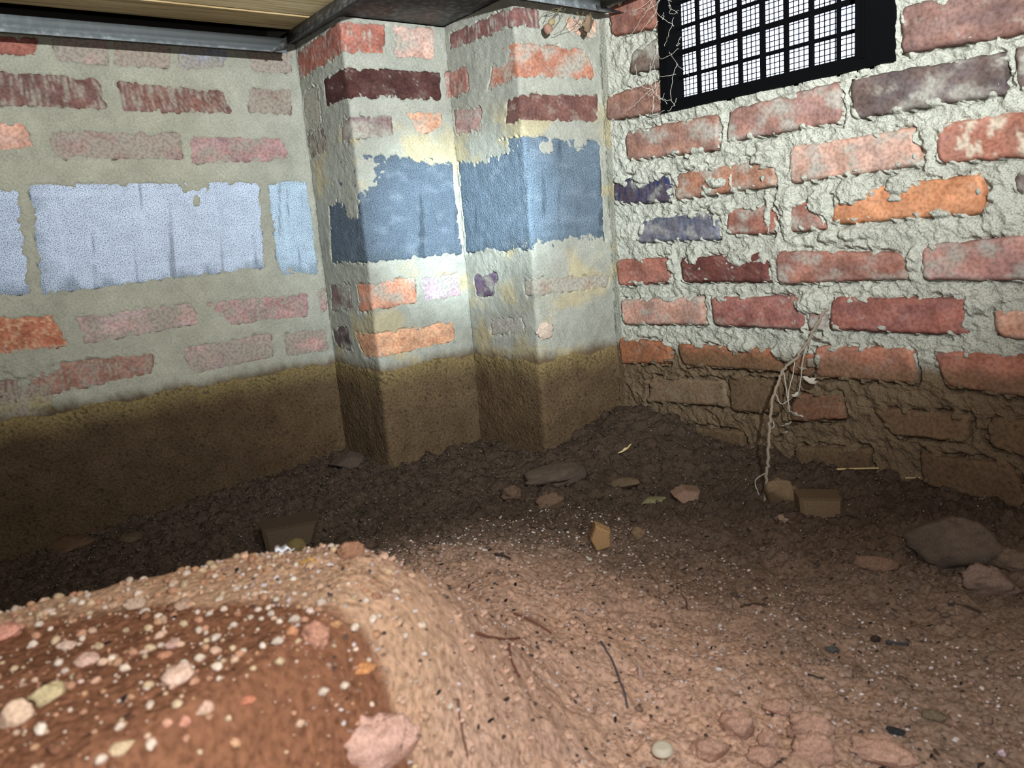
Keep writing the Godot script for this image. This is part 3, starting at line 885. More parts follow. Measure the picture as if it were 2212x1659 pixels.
func caps_and_timber():
	var zinc := coated(noise_tex(FastNoiseLite.TYPE_SIMPLEX_SMOOTH, 0.02, 4, Color8(38, 38, 37), Color8(66, 65, 63), Color8(120, 120, 118), 0.55, 512, 31), null, 5.0, 0.0, 0.5)
	zinc.vertex_color_use_as_albedo = false
	zinc.metallic = 0.35
	zinc.metallic_specular = 0.5
	var pale: StandardMaterial3D = zinc.duplicate()
	pale.albedo_color = Color(1.0, 1.0, 1.0)
	pale.albedo_texture = noise_tex(FastNoiseLite.TYPE_SIMPLEX_SMOOTH, 0.02, 4, Color8(96, 102, 104), Color8(140, 146, 148), Color8(210, 214, 214), 0.6, 512, 33)
	var y := 0.9325
	var t := 0.0014
	var left := thing("ant_cap", "grey galvanised flashing strip with a turned-down lip along the top of the long side wall", "flashing", Vector3(0, y, ZL), "", "")
	part("sheet", ribbon([[Vector3(-1.7, 0, -0.02), Vector3(XA - 0.0595, 0, -0.02)], [Vector3(-1.7, -0.012, 0.082), Vector3(XA - 0.0595, -0.012, 0.082)]], t), zinc, left)
	part("lip", ribbon([[Vector3(-1.7, -0.012, 0.082), Vector3(XA - 0.0595, -0.012, 0.082)], [Vector3(-1.7, -0.036, 0.088), Vector3(XA - 0.0595, -0.036, 0.088)], [Vector3(-1.7, -0.042, 0.094), Vector3(XA - 0.0595, -0.042, 0.094)]], t), pale, left)
	var pier := thing("ant_cap", "dark metal termite cap sheet lying on top of the stepped corner pier", "flashing", Vector3(0, y + 0.0016, 0))
	part("sheet", ribbon([[Vector3(XA - 0.046, 0, ZL - 0.02), Vector3(XR + 0.02, 0, ZL - 0.02)], [Vector3(XA - 0.046, 0, ZB + 0.046), Vector3(XR + 0.02, 0, ZB + 0.046)]], t), zinc, pier)
	part("lip", ribbon([[Vector3(XA - 0.046, 0, ZB + 0.05), Vector3(XA - 0.046, 0, ZL + 0.02)], [Vector3(XA - 0.056, -0.026, ZB + 0.06), Vector3(XA - 0.058, -0.030, ZL + 0.05)]], t), zinc, pier)
	part("lip", ribbon([[Vector3(XA - 0.046, 0, ZB + 0.046), Vector3(XR - 0.03, 0, ZB + 0.046)], [Vector3(XA - 0.056, -0.026, ZB + 0.056), Vector3(XR - 0.042, -0.030, ZB + 0.056)]], t), pale, pier)
	part("mitre_tip", ribbon([[Vector3(XA - 0.0600, -0.012, 0.096), Vector3(XA - 0.0600, -0.034, 0.098)], [Vector3(XA - 0.100, -0.046, 0.102), Vector3(XA - 0.0995, -0.0465, 0.1025)]], t), zinc, left)
	part("mitre_tip", ribbon([[Vector3(XR - 0.060, -0.020, ZB + 0.056), Vector3(XR - 0.060, -0.033, ZB + 0.060)], [Vector3(XR - 0.004, -0.034, ZB + 0.075), Vector3(XR - 0.0042, -0.0345, ZB + 0.0755)]], t), zinc, pier)
	var right := thing("ant_cap", "metal flashing strip over the rough brick wall, running towards the vent", "flashing", Vector3(XR, y, ZB))
	part("sheet", ribbon([[Vector3(-0.044, 0, 0.05), Vector3(-0.044, 0, 2.8)], [Vector3(0.02, 0, 0.05), Vector3(0.02, 0, 2.8)]], t), zinc, right)
	part("lip", ribbon([[Vector3(-0.044, 0, 2.8), Vector3(-0.044, 0, 0.056)], [Vector3(-0.052, -0.024, 2.8), Vector3(-0.052, -0.026, 0.062)]], t), zinc, right)
	# timber
	var wood := coated(null, null, 1.0, 0.0, 0.75)
	wood.vertex_color_use_as_albedo = false
	var wt := noise_tex(FastNoiseLite.TYPE_SIMPLEX_SMOOTH, 0.012, 5, Color8(160, 138, 98), Color8(212, 188, 142), Color8(240, 220, 178), 0.5, 512, 41)
	wood.albedo_texture = wt
	wood.uv1_triplanar = true
	wood.uv1_world_triplanar = true
	wood.uv1_scale = Vector3(0.6, 14, 14)
	var dark: StandardMaterial3D = wood.duplicate()
	dark.albedo_color = Color8(190, 182, 172)
	var b1 := slab("timber_bearer", self, Vector3(-1.7, 0.0, -0.045), Vector3(1.2, 0.075, 0.045), dark)
	b1.position = Vector3(-0.25, 0.9385 + 0.0375, -1.531)
	tag(b1, "dark sawn timber bearer lying just in front of the flashing strip", "timber beam")
	var b2 := slab("timber_board", self, Vector3(-1.2, 0.0, -0.15), Vector3(1.2, 0.07, 0.15), wood)
	b2.position = Vector3(0.05, 0.9405 + 0.035, -1.33)
	b2.rotation.y = 0.0
	tag(b2, "lighter brown timber board beside the dark bearer under the floor above", "timber beam")

# ---------------------------------------------------------------- vent
func vent():
	var black := plain(Color8(7, 7, 8), 0.85, 0.0)
	black.metallic_specular = 0.15
	var o := thing("vent_grille", "black framed air vent with coarse bars and fine insect mesh, bright daylight behind", "vent", Vector3(XR, VENT.position.y, -0.83))
	var z0 := -1.014 + 0.83
	var z1 := -0.649 + 0.83
	var y1 := 0.228
	var lo := VENT.position.x + 0.83 - 0.004
	var hi := VENT.end.x + 0.83 + 0.004
	var p := o.position
	slab("frame_rail", o, p + Vector3(-0.011, 0.001, lo), p + Vector3(0.036, 0.020, hi), black)
	slab("frame_rail", o, p + Vector3(-0.010, y1 - 0.012, lo), p + Vector3(0.036, y1 + 0.004, hi), black)
	slab("frame_stile", o, p + Vector3(-0.010, 0.020, lo), p + Vector3(0.036, y1 - 0.012, z0), black)
	slab("frame_stile", o, p + Vector3(-0.011, 0.020, z1), p + Vector3(0.036, y1 - 0.012, hi), black)
	slab("inner_lip", o, p + Vector3(-0.014, 0.014, z1 + 0.012), p + Vector3(-0.0112, y1, z1 + 0.016), black)
	for k in 7:
		var z := z0 + (z1 - z0) * (k + 1) / 8.0
		var hw := 0.0048 if k == 3 else 0.0028
		slab("bar", o, p + Vector3(0.022, 0.018, z - hw), p + Vector3(0.0265, y1 - 0.01, z + hw), black)
	for k in 4:
		var y := 0.0195 + 0.0435 * (k + 1)
		var hw := 0.0044 if k == 1 else 0.003
		slab("bar", o, p + Vector3(0.0222, y - hw, z0 - 0.002), p + Vector3(0.027, y + hw, z1 + 0.002), black)
	var st := SurfaceTool.new()
	st.begin(Mesh.PRIMITIVE_TRIANGLES)
	for k in range(1, 40):
		var z := z0 + (z1 - z0) * k / 40.0
		add_box(st, Vector3(0.030, 0.018, z - 0.00065), Vector3(0.0313, y1 - 0.01, z + 0.00065))
	for k in range(0, 24):
		var y := 0.022 + 0.0087 * k
		add_box(st, Vector3(0.0314, y - 0.00065, z0 - 0.002), Vector3(0.0327, y + 0.00065, z1 + 0.002))
	st.generate_normals()
	var g := part("insect_mesh", st.commit(), black, o)
	g.set_meta("kind", "stuff")
	var bolt := CylinderMesh.new()
	bolt.top_radius = 0.005
	bolt.bottom_radius = 0.006
	bolt.height = 0.008
	bolt.radial_segments = 10
	var bo := part("bolt", bolt, plain(Color8(120, 104, 80), 0.5, 0.5), o)
	bo.position = Vector3(-0.013, 0.135, z1 + 0.034)
	bo.rotation.z = PI / 2

func add_box(st: SurfaceTool, lo: Vector3, hi: Vector3):
	var a := Vector3(lo.x, lo.y, lo.z); var b := Vector3(hi.x, lo.y, lo.z); var c := Vector3(hi.x, lo.y, hi.z); var d := Vector3(lo.x, lo.y, hi.z)
	var up := Vector3(0, hi.y - lo.y, 0)
	quad(st, a + up, b + up, c + up, d + up)
	quad(st, d, c, b, a)
	quad(st, a, b, b + up, a + up)
	quad(st, b, c, c + up, b + up)
	quad(st, c, d, d + up, c + up)
	quad(st, d, a, a + up, d + up)

# ---------------------------------------------------------------- stones
func lumpy(size: Vector3, rough: float, seed_: float, col: Color, facets: int, rings := 14, segs := 22) -> ArrayMesh:
	# a closed lump: a sphere pushed about by noise and flattened by a few facets, sitting on y = 0
	var v := PackedVector3Array()
	var c := PackedColorArray()
	var idx := PackedInt32Array()
	var planes := []
	var r := RandomNumberGenerator.new()
	r.seed = int(seed_ * 977.0) + 13
	for k in facets:
		planes.append([Vector3(r.randf_range(-1, 1), r.randf_range(-0.6, 1), r.randf_range(-1, 1)).normalized(), r.randf_range(0.58, 0.86)])
	for j in rings + 1:
		var th := PI * j / rings
		for i in segs:
			var ph := TAU * i / segs
			var d := Vector3(sin(th) * cos(ph), cos(th), sin(th) * sin(ph))
			var q := 1.0 + rough * n_mid.get_noise_3d(d.x * 1.3 + seed_ * 9.0, d.y * 1.3, d.z * 1.3) + rough * 0.35 * n_fine.get_noise_3d(d.x * 5.0 + seed_, d.y * 5.0, d.z * 5.0)
			for pl in planes:
				var along: float = d.dot(pl[0]) * q
				if along > pl[1]:
					q *= lerpf(1.0, pl[1] / along, 0.92)
			v.append(Vector3(d.x * q * size.x * 0.5, d.y * q * size.y * 0.5, d.z * q * size.z * 0.5))
			var tint := 1.0 + 0.30 * n_mid.get_noise_3d(d.x * 2.5 + seed_ * 3.0, d.y * 2.5, d.z * 2.5) + 0.2 * n_fine.get_noise_3d(d.x * 9.0, d.y * 9.0 + seed_, d.z * 9.0)
			c.append(lin(col) * tint)
	for j in rings:
		for i in segs:
			var a := j * segs + i
			var b := j * segs + (i + 1) % segs
			idx.append_array([a, b, b + segs, a, b + segs, a + segs])
	return array_mesh(v, smooth_normals(v, idx), c, idx)

func chip_mesh(size: Vector3, seed_: float, col: Color, taper: float, blocky: bool) -> ArrayMesh:
	# a broken, flat-sided piece: an irregular outline extruded, with chamfered edges and flat faces
	var r := RandomNumberGenerator.new()
	r.seed = int(seed_ * 613.0) + 5
	var n := 4 if blocky else 5
	var outline := []
	for k in n:
		var a := TAU * (k + 0.5 + r.randf_range(-0.2, 0.2) * (0.6 if blocky else 1.0)) / n
		var e := 1.0 / maxf(absf(cos(a)), absf(sin(a)))
		outline.append(Vector2(cos(a), sin(a)) * lerpf(1.0, e, 0.8 if blocky else 0.55) * r.randf_range(0.86, 1.02))
	var st := SurfaceTool.new()
	st.begin(Mesh.PRIMITIVE_TRIANGLES)
	var levels := [[-0.5, 0.90], [-0.42, 1.0], [0.40, 1.0 - taper * 0.5], [0.5, 0.88 - taper]]
	var rows := []
	for l in levels:
		var row := []
		for p in outline:
			var lean: float = 0.12 * l[0] * sin(seed_ * 3.0)
			row.append(Vector3((p.x * l[1] + lean) * size.x * 0.5, (p.y * l[1]) * size.y * 0.5, l[0] * size.z + p.x * 0.1 * size.z * cos(seed_)))
		rows.append(row)
	st.set_smooth_group(-1)
	st.set_color(lin(col))
	for l in 3:
		for k in n:
			var tone := lin(col) * (0.9 + 0.2 * sin(k * 2.3 + seed_))
			st.set_color(tone)
			var k2 := (k + 1) % n
			quad(st, rows[l][k2], rows[l][k], rows[l + 1][k], rows[l + 1][k2])
	st.set_color(lin(col) * 1.05)
	for k in range(1, n - 1):
		for p in [rows[3][0], rows[3][k + 1], rows[3][k]]: st.add_vertex(p)
		for p in [rows[0][0], rows[0][k], rows[0][k + 1]]: st.add_vertex(p)
	st.generate_normals()
	return st.commit()

func stone(kind: String, called: String, label: String, category: String, at: Vector3, size: Vector3, col: Color, sink: float, turn: float, group: String):
	var seed_ := at.x * 7.0 + at.z * 3.0
	var mesh: ArrayMesh
	var y := ground(at.x, at.z)
	var face := Vector3(at.x, 0, at.z).normalized()
	match kind:
		"chip":
			mesh = chip_mesh(Vector3(size.x, size.y * 1.05, size.z), seed_, col, 0.06, category == "brick")
			y += size.y * (0.5 - sink)
		"slab":
			mesh = lumpy(Vector3(size.x, size.y * 0.75, size.z), 0.34, seed_, col, 14, 18, 30)
			y += size.y * (0.28 - sink * 0.4)
		"pebble":
			mesh = lumpy(Vector3(size.x, size.y * 0.75, size.x * 0.8), 0.45, seed_, col, 7)
			y += size.y * (0.37 - sink * 0.6)
		_:
			mesh = lumpy(Vector3(size.x, size.y * 1.0, size.z), 0.42 if category == "clod" else 0.3, seed_, col, 10 if category != "clod" else 3, 22, 34)
			y += size.y * (0.42 - sink * 0.7)
	var o := MeshInstance3D.new()
	o.name = numbered(called)
	o.mesh = mesh
	mesh.surface_set_material(0, m_stone)
	add_child(o)
	o.transform = Transform3D(Basis(face.cross(Vector3.UP), Vector3.UP, -face).rotated(Vector3.UP, turn + 0.25 * sin(seed_ * 5.0)), Vector3(at.x, y, at.z) + face * size.z * 0.2)
	tag(o, label, category, group)

func stones():
	stone("chip", "brick_chip", "upright angular tan brick chip standing alone in the middle of the dirt floor", "brick chip", Vector3(0.668, 0, -0.729), Vector3(0.0328, 0.0416, 0.0200), Color8(176, 140, 98), 0.08, 0.00, "")
	stone("round", "stone", "flat olive stone lying beside the small pink brick chip", "stone", Vector3(0.901, 0, -0.848), Vector3(0.0479, 0.0247, 0.0336), Color8(132, 124, 92), 0.25, 0.00, "")
	stone("chip", "brick_chip", "small tilted pinkish brick chip beside the flat olive stone", "brick chip", Vector3(0.946, 0, -0.816), Vector3(0.0480, 0.0263, 0.0336), Color8(152, 122, 102), 0.20, 0.00, "")
	stone("slab", "stone", "flat dark wedge of stone under the curled yellow leaf scrap", "stone", Vector3(0.916, 0, -0.933), Vector3(0.0672, 0.0295, 0.0470), Color8(108, 90, 70), 0.25, 0.00, "")
	stone("round", "stone", "brown stone at the foot of the hanging dead root", "stone", Vector3(1.023, 0, -0.689), Vector3(0.0592, 0.0429, 0.0414), Color8(126, 104, 80), 0.25, 0.00, "")
	stone("chip", "brick_fragment", "blocky brown brick fragment just past the foot of the dead root", "brick", Vector3(1.032, 0, -0.627), Vector3(0.0699, 0.0500, 0.0490), Color8(124, 102, 78), 0.25, 0.00, "")
	stone("round", "rock", "largest greyish brown rock resting on the dirt near the brick wall", "rock", Vector3(0.984, 0, -0.408), Vector3(0.1164, 0.0760, 0.0815), Color8(108, 94, 82), 0.25, 0.00, "")
	stone("round", "rock", "dark rock tucked behind the largest greyish rock, cut off by the picture edge", "rock", Vector3(1.005, 0, -0.351), Vector3(0.0631, 0.0321, 0.0442), Color8(118, 100, 84), 0.20, 0.00, "")
	stone("round", "soil_clod", "knobbly pinkish soil clod in front of the dark rock", "clod", Vector3(0.939, 0, -0.346), Vector3(0.0614, 0.0395, 0.0430), Color8(142, 120, 106), 0.20, 0.00, "")
	stone("slab", "brick_fragment", "flat reddish brick piece half buried before the largest rock", "brick", Vector3(0.906, 0, -0.472), Vector3(0.0573, 0.0251, 0.0401), Color8(140, 112, 94), 0.40, 0.00, "")
	stone("round", "soil_clod", "small pale lump of soil below the brown stone at the root", "clod", Vector3(0.974, 0, -0.650), Vector3(0.0190, 0.0134, 0.0133), Color8(158, 132, 110), 0.25, 0.00, "")
	stone("round", "soil_clod", "crumbly tan lump next to the upright brick chip", "clod", Vector3(0.755, 0, -0.743), Vector3(0.0201, 0.0181, 0.0141), Color8(140, 116, 88), 0.25, 0.00, "")
	stone("chip", "brick_fragment", "broken half brick lying in the dark behind the mound crest", "brick", Vector3(0.407, 0, -1.189), Vector3(0.1052, 0.0503, 0.0600), Color8(90, 74, 58), 0.15, 0.00, "")
	stone("round", "stone", "rounded olive stone leaning on the broken half brick", "stone", Vector3(0.203, 0, -0.584), Vector3(0.0173, 0.0128, 0.0121), Color8(104, 92, 58), 0.25, 0.00, "")
	stone("slab", "stone", "broad flat stone in the dark hollow under the rendered footing", "stone", Vector3(0.130, 0, -1.600), Vector3(0.0951, 0.0415, 0.0665), Color8(98, 76, 58), 0.30, 0.00, "")
	stone("slab", "stone", "thin dark stone lying behind the broad flat one", "stone", Vector3(0.221, 0, -1.528), Vector3(0.0672, 0.0207, 0.0470), Color8(92, 78, 60), 0.25, 0.00, "")
	stone("round", "soil_clod", "rounded clod under the cracked slab of soil at the pier", "clod", Vector3(0.771, 0, -0.958), Vector3(0.0483, 0.0359, 0.0338), Color8(112, 90, 72), 0.25, 0.00, "")
	stone("slab", "soil_slab", "wide cracked slab of caked soil at the foot of the stepped pier", "clod", Vector3(0.866, 0, -1.049), Vector3(0.1284, 0.0548, 0.0899), Color8(96, 82, 70), 0.30, 0.00, "")
	stone("slab", "soil_slab", "caked soil slab in the inner corner where pier meets rendered footing", "clod", Vector3(0.667, 0, -1.517), Vector3(0.0969, 0.0565, 0.0679), Color8(90, 76, 66), 0.30, 0.00, "")
	stone("round", "soil_clod", "dull clod lying between the rounded clod and the pier footing", "clod", Vector3(0.752, 0, -1.043), Vector3(0.0374, 0.0276, 0.0262), Color8(104, 84, 68), 0.25, 0.00, "")
	stone("round", "soil_clod", "orange-brown clod at the back of the cluster of clods beside the pale cap", "clod", Vector3(0.499, 0, -0.380), Vector3(0.0318, 0.0269, 0.0223), Color8(202, 164, 142), 0.18, 0.00, "")
	stone("round", "soil_clod", "big pinkish clod furthest from the pale cap in the clod cluster", "clod", Vector3(0.550, 0, -0.342), Vector3(0.0393, 0.0295, 0.0275), Color8(202, 164, 142), 0.18, 0.00, "")
	stone("round", "soil_clod", "narrow upright clod wedged between two big clods", "clod", Vector3(0.509, 0, -0.358), Vector3(0.0185, 0.0201, 0.0129), Color8(202, 164, 142), 0.18, 0.00, "")
	stone("round", "soil_clod", "largest clod at the front of the cluster, cut off by the picture edge", "clod", Vector3(0.525, 0, -0.323), Vector3(0.0391, 0.0289, 0.0274), Color8(202, 164, 142), 0.18, 0.00, "")
	stone("round", "soil_clod", "smooth pinkish clod just beside the pale cap", "clod", Vector3(0.458, 0, -0.378), Vector3(0.0306, 0.0204, 0.0215), Color8(202, 164, 142), 0.18, 0.00, "")
	stone("round", "soil_clod", "low clod half sunk in grit behind the clod cluster", "clod", Vector3(0.553, 0, -0.376), Vector3(0.0281, 0.0145, 0.0197), Color8(202, 164, 142), 0.18, 0.00, "")
	stone("round", "soil_clod", "wide flat clod with grit along the bottom edge of the picture", "clod", Vector3(0.566, 0, -0.287), Vector3(0.0506, 0.0210, 0.0354), Color8(202, 164, 142), 0.18, 0.00, "")
	stone("round", "soil_clod", "small crumbling clod in front of the narrow upright clod", "clod", Vector3(0.488, 0, -0.347), Vector3(0.0272, 0.0156, 0.0191), Color8(202, 164, 142), 0.18, 0.00, "")
	stone("round", "soil_clod", "rounded orange-brown knob of earth on the mound crest", "clod", Vector3(0.229, 0, -0.538), Vector3(0.0189, 0.0160, 0.0132), Color8(180, 136, 106), 0.20, 0.00, "")
	stone("round", "stone", "smooth grey-green pebble on open grit near the clods", "pebble", Vector3(0.696, 0, -0.408), Vector3(0.0148, 0.0089, 0.0103), Color8(92, 94, 88), 0.25, 0.00, "")
	stone("round", "stone", "shiny dark slate-like pebble in grit", "pebble", Vector3(0.611, 0, -0.297), Vector3(0.0172, 0.0066, 0.0120), Color8(58, 60, 62), 0.25, 0.00, "")
	stone("slab", "stone", "flat olive stone beside the shiny dark pebble", "pebble", Vector3(0.647, 0, -0.280), Vector3(0.0249, 0.0149, 0.0174), Color8(124, 112, 90), 0.25, 0.00, "")
	stone("round", "stone", "little black pebble beside the dark sliver", "pebble", Vector3(0.743, 0, -0.386), Vector3(0.0110, 0.0100, 0.0077), Color8(70, 60, 52), 0.25, 0.00, "")
	stone("round", "pebble", "tiny bright white chip on dark grit", "pebble", Vector3(0.552, 0, -0.443), Vector3(0.0073, 0.0046, 0.0051), Color8(240, 236, 228), 0.10, 0.00, "")
	stone("round", "pebble", "pale white fleck of stone in front of the upright brick chip", "pebble", Vector3(0.609, 0, -0.687), Vector3(0.0082, 0.0041, 0.0058), Color8(222, 224, 210), 0.10, 0.00, "")
	stone("round", "pebble", "round lilac-white pebble near the lower picture corner", "pebble", Vector3(0.651, 0, -0.228), Vector3(0.0067, 0.0067, 0.0047), Color8(226, 206, 214), 0.10, 0.00, "")
	stone("round", "pebble", "slender pale pink pebble standing on the flank of the mound", "pebble", Vector3(0.479, 0, -0.478), Vector3(0.0062, 0.0142, 0.0044), Color8(220, 192, 178), 0.10, 0.00, "")
	stone("pebble", "pebble", "largest white-pink quartz pebble in the mound", "pebble", Vector3(0.076, 0, -0.445), Vector3(0.0218, 0.0165, 0.0153), Color8(240, 205, 180), 0.30, 0.00, "")
	stone("pebble", "pebble", "oval pink quartz pebble above the greenish stone in the mound", "pebble", Vector3(0.039, 0, -0.512), Vector3(0.0170, 0.0102, 0.0119), Color8(228, 190, 168), 0.30, 0.00, "")
	stone("pebble", "pebble", "pale angular pebble just under the mound crest", "pebble", Vector3(0.079, 0, -0.577), Vector3(0.0171, 0.0125, 0.0120), Color8(214, 186, 160), 0.30, 0.00, "")
	stone("pebble", "pebble", "flat grey-pink pebble beside the pale angular pebble", "pebble", Vector3(0.105, 0, -0.548), Vector3(0.0169, 0.0091, 0.0118), Color8(202, 170, 144), 0.30, 0.00, "")
	stone("pebble", "pebble", "pale yellow-green stone low in the mound", "pebble", Vector3(0.016, 0, -0.480), Vector3(0.0214, 0.0151, 0.0150), Color8(214, 196, 150), 0.30, 0.00, "")
	stone("pebble", "pebble", "squarish pink pebble below the largest quartz pebble", "pebble", Vector3(0.082, 0, -0.418), Vector3(0.0107, 0.0102, 0.0075), Color8(226, 188, 162), 0.30, 0.00, "")
	stone("pebble", "pebble", "cream pebble nearest the bottom of the picture in the mound", "pebble", Vector3(0.038, 0, -0.409), Vector3(0.0132, 0.0080, 0.0092), Color8(226, 200, 160), 0.30, 0.00, "")
	stone("round", "soil_clod", "knobbly salmon clod inside the shadow patch painted on the mound", "clod", Vector3(0.158, 0, -0.444), Vector3(0.0177, 0.0183, 0.0124), Color8(200, 150, 124), 0.30, 0.00, "")
	stone("pebble", "pebble", "orange curved pebble at the rim of the painted shadow patch", "pebble", Vector3(0.181, 0, -0.433), Vector3(0.0174, 0.0102, 0.0122), Color8(222, 158, 104), 0.30, 0.00, "")
	stone("pebble", "pebble", "small pink pebble above the largest quartz pebble", "pebble", Vector3(0.085, 0, -0.495), Vector3(0.0111, 0.0088, 0.0078), Color8(216, 178, 160), 0.30, 0.00, "")
	stone("pebble", "pebble", "small oval cream pebble above the oval pink one", "pebble", Vector3(0.032, 0, -0.547), Vector3(0.0131, 0.0072, 0.0092), Color8(224, 194, 172), 0.30, 0.00, "")
	stone("pebble", "pebble", "cream pebble close to the edge of the crest", "pebble", Vector3(0.029, 0, -0.613), Vector3(0.0118, 0.0066, 0.0083), Color8(232, 204, 184), 0.30, 0.00, "")
	stone("pebble", "pebble", "bright white bead-like pebble at the top of the painted shadow patch", "pebble", Vector3(0.167, 0, -0.472), Vector3(0.0075, 0.0068, 0.0052), Color8(240, 214, 196), 0.30, 0.00, "")
	stone("round", "soil_clod", "small amber pebble beside the salmon clod", "clod", Vector3(0.177, 0, -0.456), Vector3(0.0074, 0.0061, 0.0052), Color8(214, 164, 118), 0.30, 0.00, "")
	stone("round", "soil_clod", "small orange pebble beside the salmon clod", "clod", Vector3(0.147, 0, -0.454), Vector3(0.0083, 0.0071, 0.0058), Color8(214, 156, 116), 0.30, 0.00, "")
	stone("pebble", "pebble", "pinkish stone cut off by the picture edge on the mound crest", "pebble", Vector3(0.003, 0, -0.595), Vector3(0.0218, 0.0137, 0.0152), Color8(226, 164, 140), 0.30, 0.00, "")
	stone("round", "pebble", "knobbly whitish quartz lump cut off by the picture edge low in the mound", "pebble", Vector3(-0.002, 0, -0.469), Vector3(0.0215, 0.0165, 0.0150), Color8(230, 198, 168), 0.30, 0.00, "")
	stone("round", "soil_clod", "big lumpy salmon-pink clod nearest the bottom of the mound", "clod", Vector3(0.172, 0, -0.403), Vector3(0.0490, 0.0375, 0.0343), Color8(222, 180, 160), 0.30, 0.00, "")
	stone("pebble", "pebble", "flat salmon pebble beside the squarish pink pebble", "pebble", Vector3(0.104, 0, -0.418), Vector3(0.0095, 0.0058, 0.0066), Color8(212, 140, 108), 0.30, 0.00, "")
	stone("pebble", "pebble", "upright pinkish pebble below the squarish one", "pebble", Vector3(0.062, 0, -0.415), Vector3(0.0059, 0.0074, 0.0042), Color8(224, 170, 142), 0.30, 0.00, "")
	stone("pebble", "pebble", "rounded rosy pebble touching the upright pinkish one", "pebble", Vector3(0.070, 0, -0.414), Vector3(0.0075, 0.0085, 0.0052), Color8(216, 156, 130), 0.30, 0.00, "")
	stone("pebble", "pebble", "tiny cream pebble behind the flat grey-pink pebble", "pebble", Vector3(0.127, 0, -0.540), Vector3(0.0072, 0.0046, 0.0051), Color8(226, 206, 184), 0.30, 0.00, "")
	stone("pebble", "pebble", "tiny brightest white pebble near the crest knob", "pebble", Vector3(0.179, 0, -0.533), Vector3(0.0055, 0.0048, 0.0039), Color8(246, 240, 226), 0.30, 0.00, "")
	stone("pebble", "pebble", "amber and cream pebble cluster near the crest knob", "pebble", Vector3(0.198, 0, -0.550), Vector3(0.0151, 0.0057, 0.0105), Color8(222, 176, 108), 0.30, 0.00, "")
	stone("pebble", "pebble", "dull pink pebble beside the small pink one", "pebble", Vector3(0.077, 0, -0.486), Vector3(0.0097, 0.0057, 0.0068), Color8(206, 150, 118), 0.30, 0.00, "")
	stone("pebble", "pebble", "cream pebble touching the dull pink one", "pebble", Vector3(0.069, 0, -0.501), Vector3(0.0075, 0.0046, 0.0053), Color8(224, 190, 166), 0.30, 0.00, "")
	stone("pebble", "pebble", "small pale pebble beside the greenish stone", "pebble", Vector3(0.039, 0, -0.481), Vector3(0.0070, 0.0049, 0.0049), Color8(222, 178, 148), 0.30, 0.00, "")
	stone("pebble", "pebble", "tiny pale pebble above the greenish stone", "pebble", Vector3(0.032, 0, -0.489), Vector3(0.0043, 0.0033, 0.0030), Color8(236, 204, 184), 0.30, 0.00, "")

# ---------------------------------------------------------------- twigs, straw
func tube(path: Array, radii: Array, sides := 7) -> ArrayMesh:
	var v := PackedVector3Array()
	var idx := PackedInt32Array()
	var prev := Vector3.UP
	for k in path.size():
		var a: Vector3 = path[maxi(0, k - 1)]
		var b: Vector3 = path[mini(path.size() - 1, k + 1)]
		var d := (b - a).normalized()
		if absf(d.dot(prev)) > 0.95:
			prev = d.cross(Vector3(0.3, 0.2, 0.9)).normalized()
		var x := d.cross(prev).normalized()
		var y := x.cross(d).normalized()
		prev = y
		for s in sides:
			var an := TAU * s / sides
			v.append(path[k] + (x * cos(an) + y * sin(an)) * radii[mini(k, radii.size() - 1)])
	for k in path.size() - 1:
		for s in sides:
			var a := k * sides + s
			var b := k * sides + (s + 1) % sides
			idx.append_array([a, a + sides, b + sides, a, b + sides, b])
	for e in [0, path.size() - 1]:
		var mid := v.size()
		v.append(path[e])
		for s in sides:
			var a: int = e * sides + s
			var b: int = e * sides + (s + 1) % sides
			if e == 0: idx.append_array([mid, a, b])
			else: idx.append_array([mid, b, a])
	return array_mesh(v, smooth_normals(v, idx), PackedColorArray(), idx)

func softened(points: Array, per := 5, wob := 0.0, seed_ := 0.0) -> Array:
	var cu := Curve3D.new()
	for k in points.size():
		var a: Vector3 = points[maxi(0, k - 1)]
		var b: Vector3 = points[mini(points.size() - 1, k + 1)]
		cu.add_point(points[k], (a - b) / 6.0, (b - a) / 6.0)
	var out := []
	var n := (points.size() - 1) * per
	for k in n + 1:
		var p := cu.sample_baked(cu.get_baked_length() * k / n, true)
		out.append(p + Vector3(n_fine.get_noise_2d(k * 0.7, seed_), n_fine.get_noise_2d(k * 0.7, seed_ + 20.0), n_fine.get_noise_2d(k * 0.7, seed_ + 40.0)) * wob)
	return out

func stick(called: String, label: String, category: String, points: Array, radius: float, col: Color):
	var p3 := []
	for p in points:
		p3.append(Vector3(p.x, ground(p.x, p.y) + radius * 0.9 + (0.005 if category == "straw" else 0.0012), p.y))
	var o := MeshInstance3D.new()
	o.name = numbered(called)
	var wob := 0.0 if category == "straw" else radius * 0.9
	o.mesh = tube(softened(p3, 5, wob, points[0].x * 50.0), [radius, radius * 1.1, radius, radius * 0.85, radius * 0.8], 7)
	o.mesh.surface_set_material(0, plain(col, 0.85))
	add_child(o)
	tag(o, label, category)

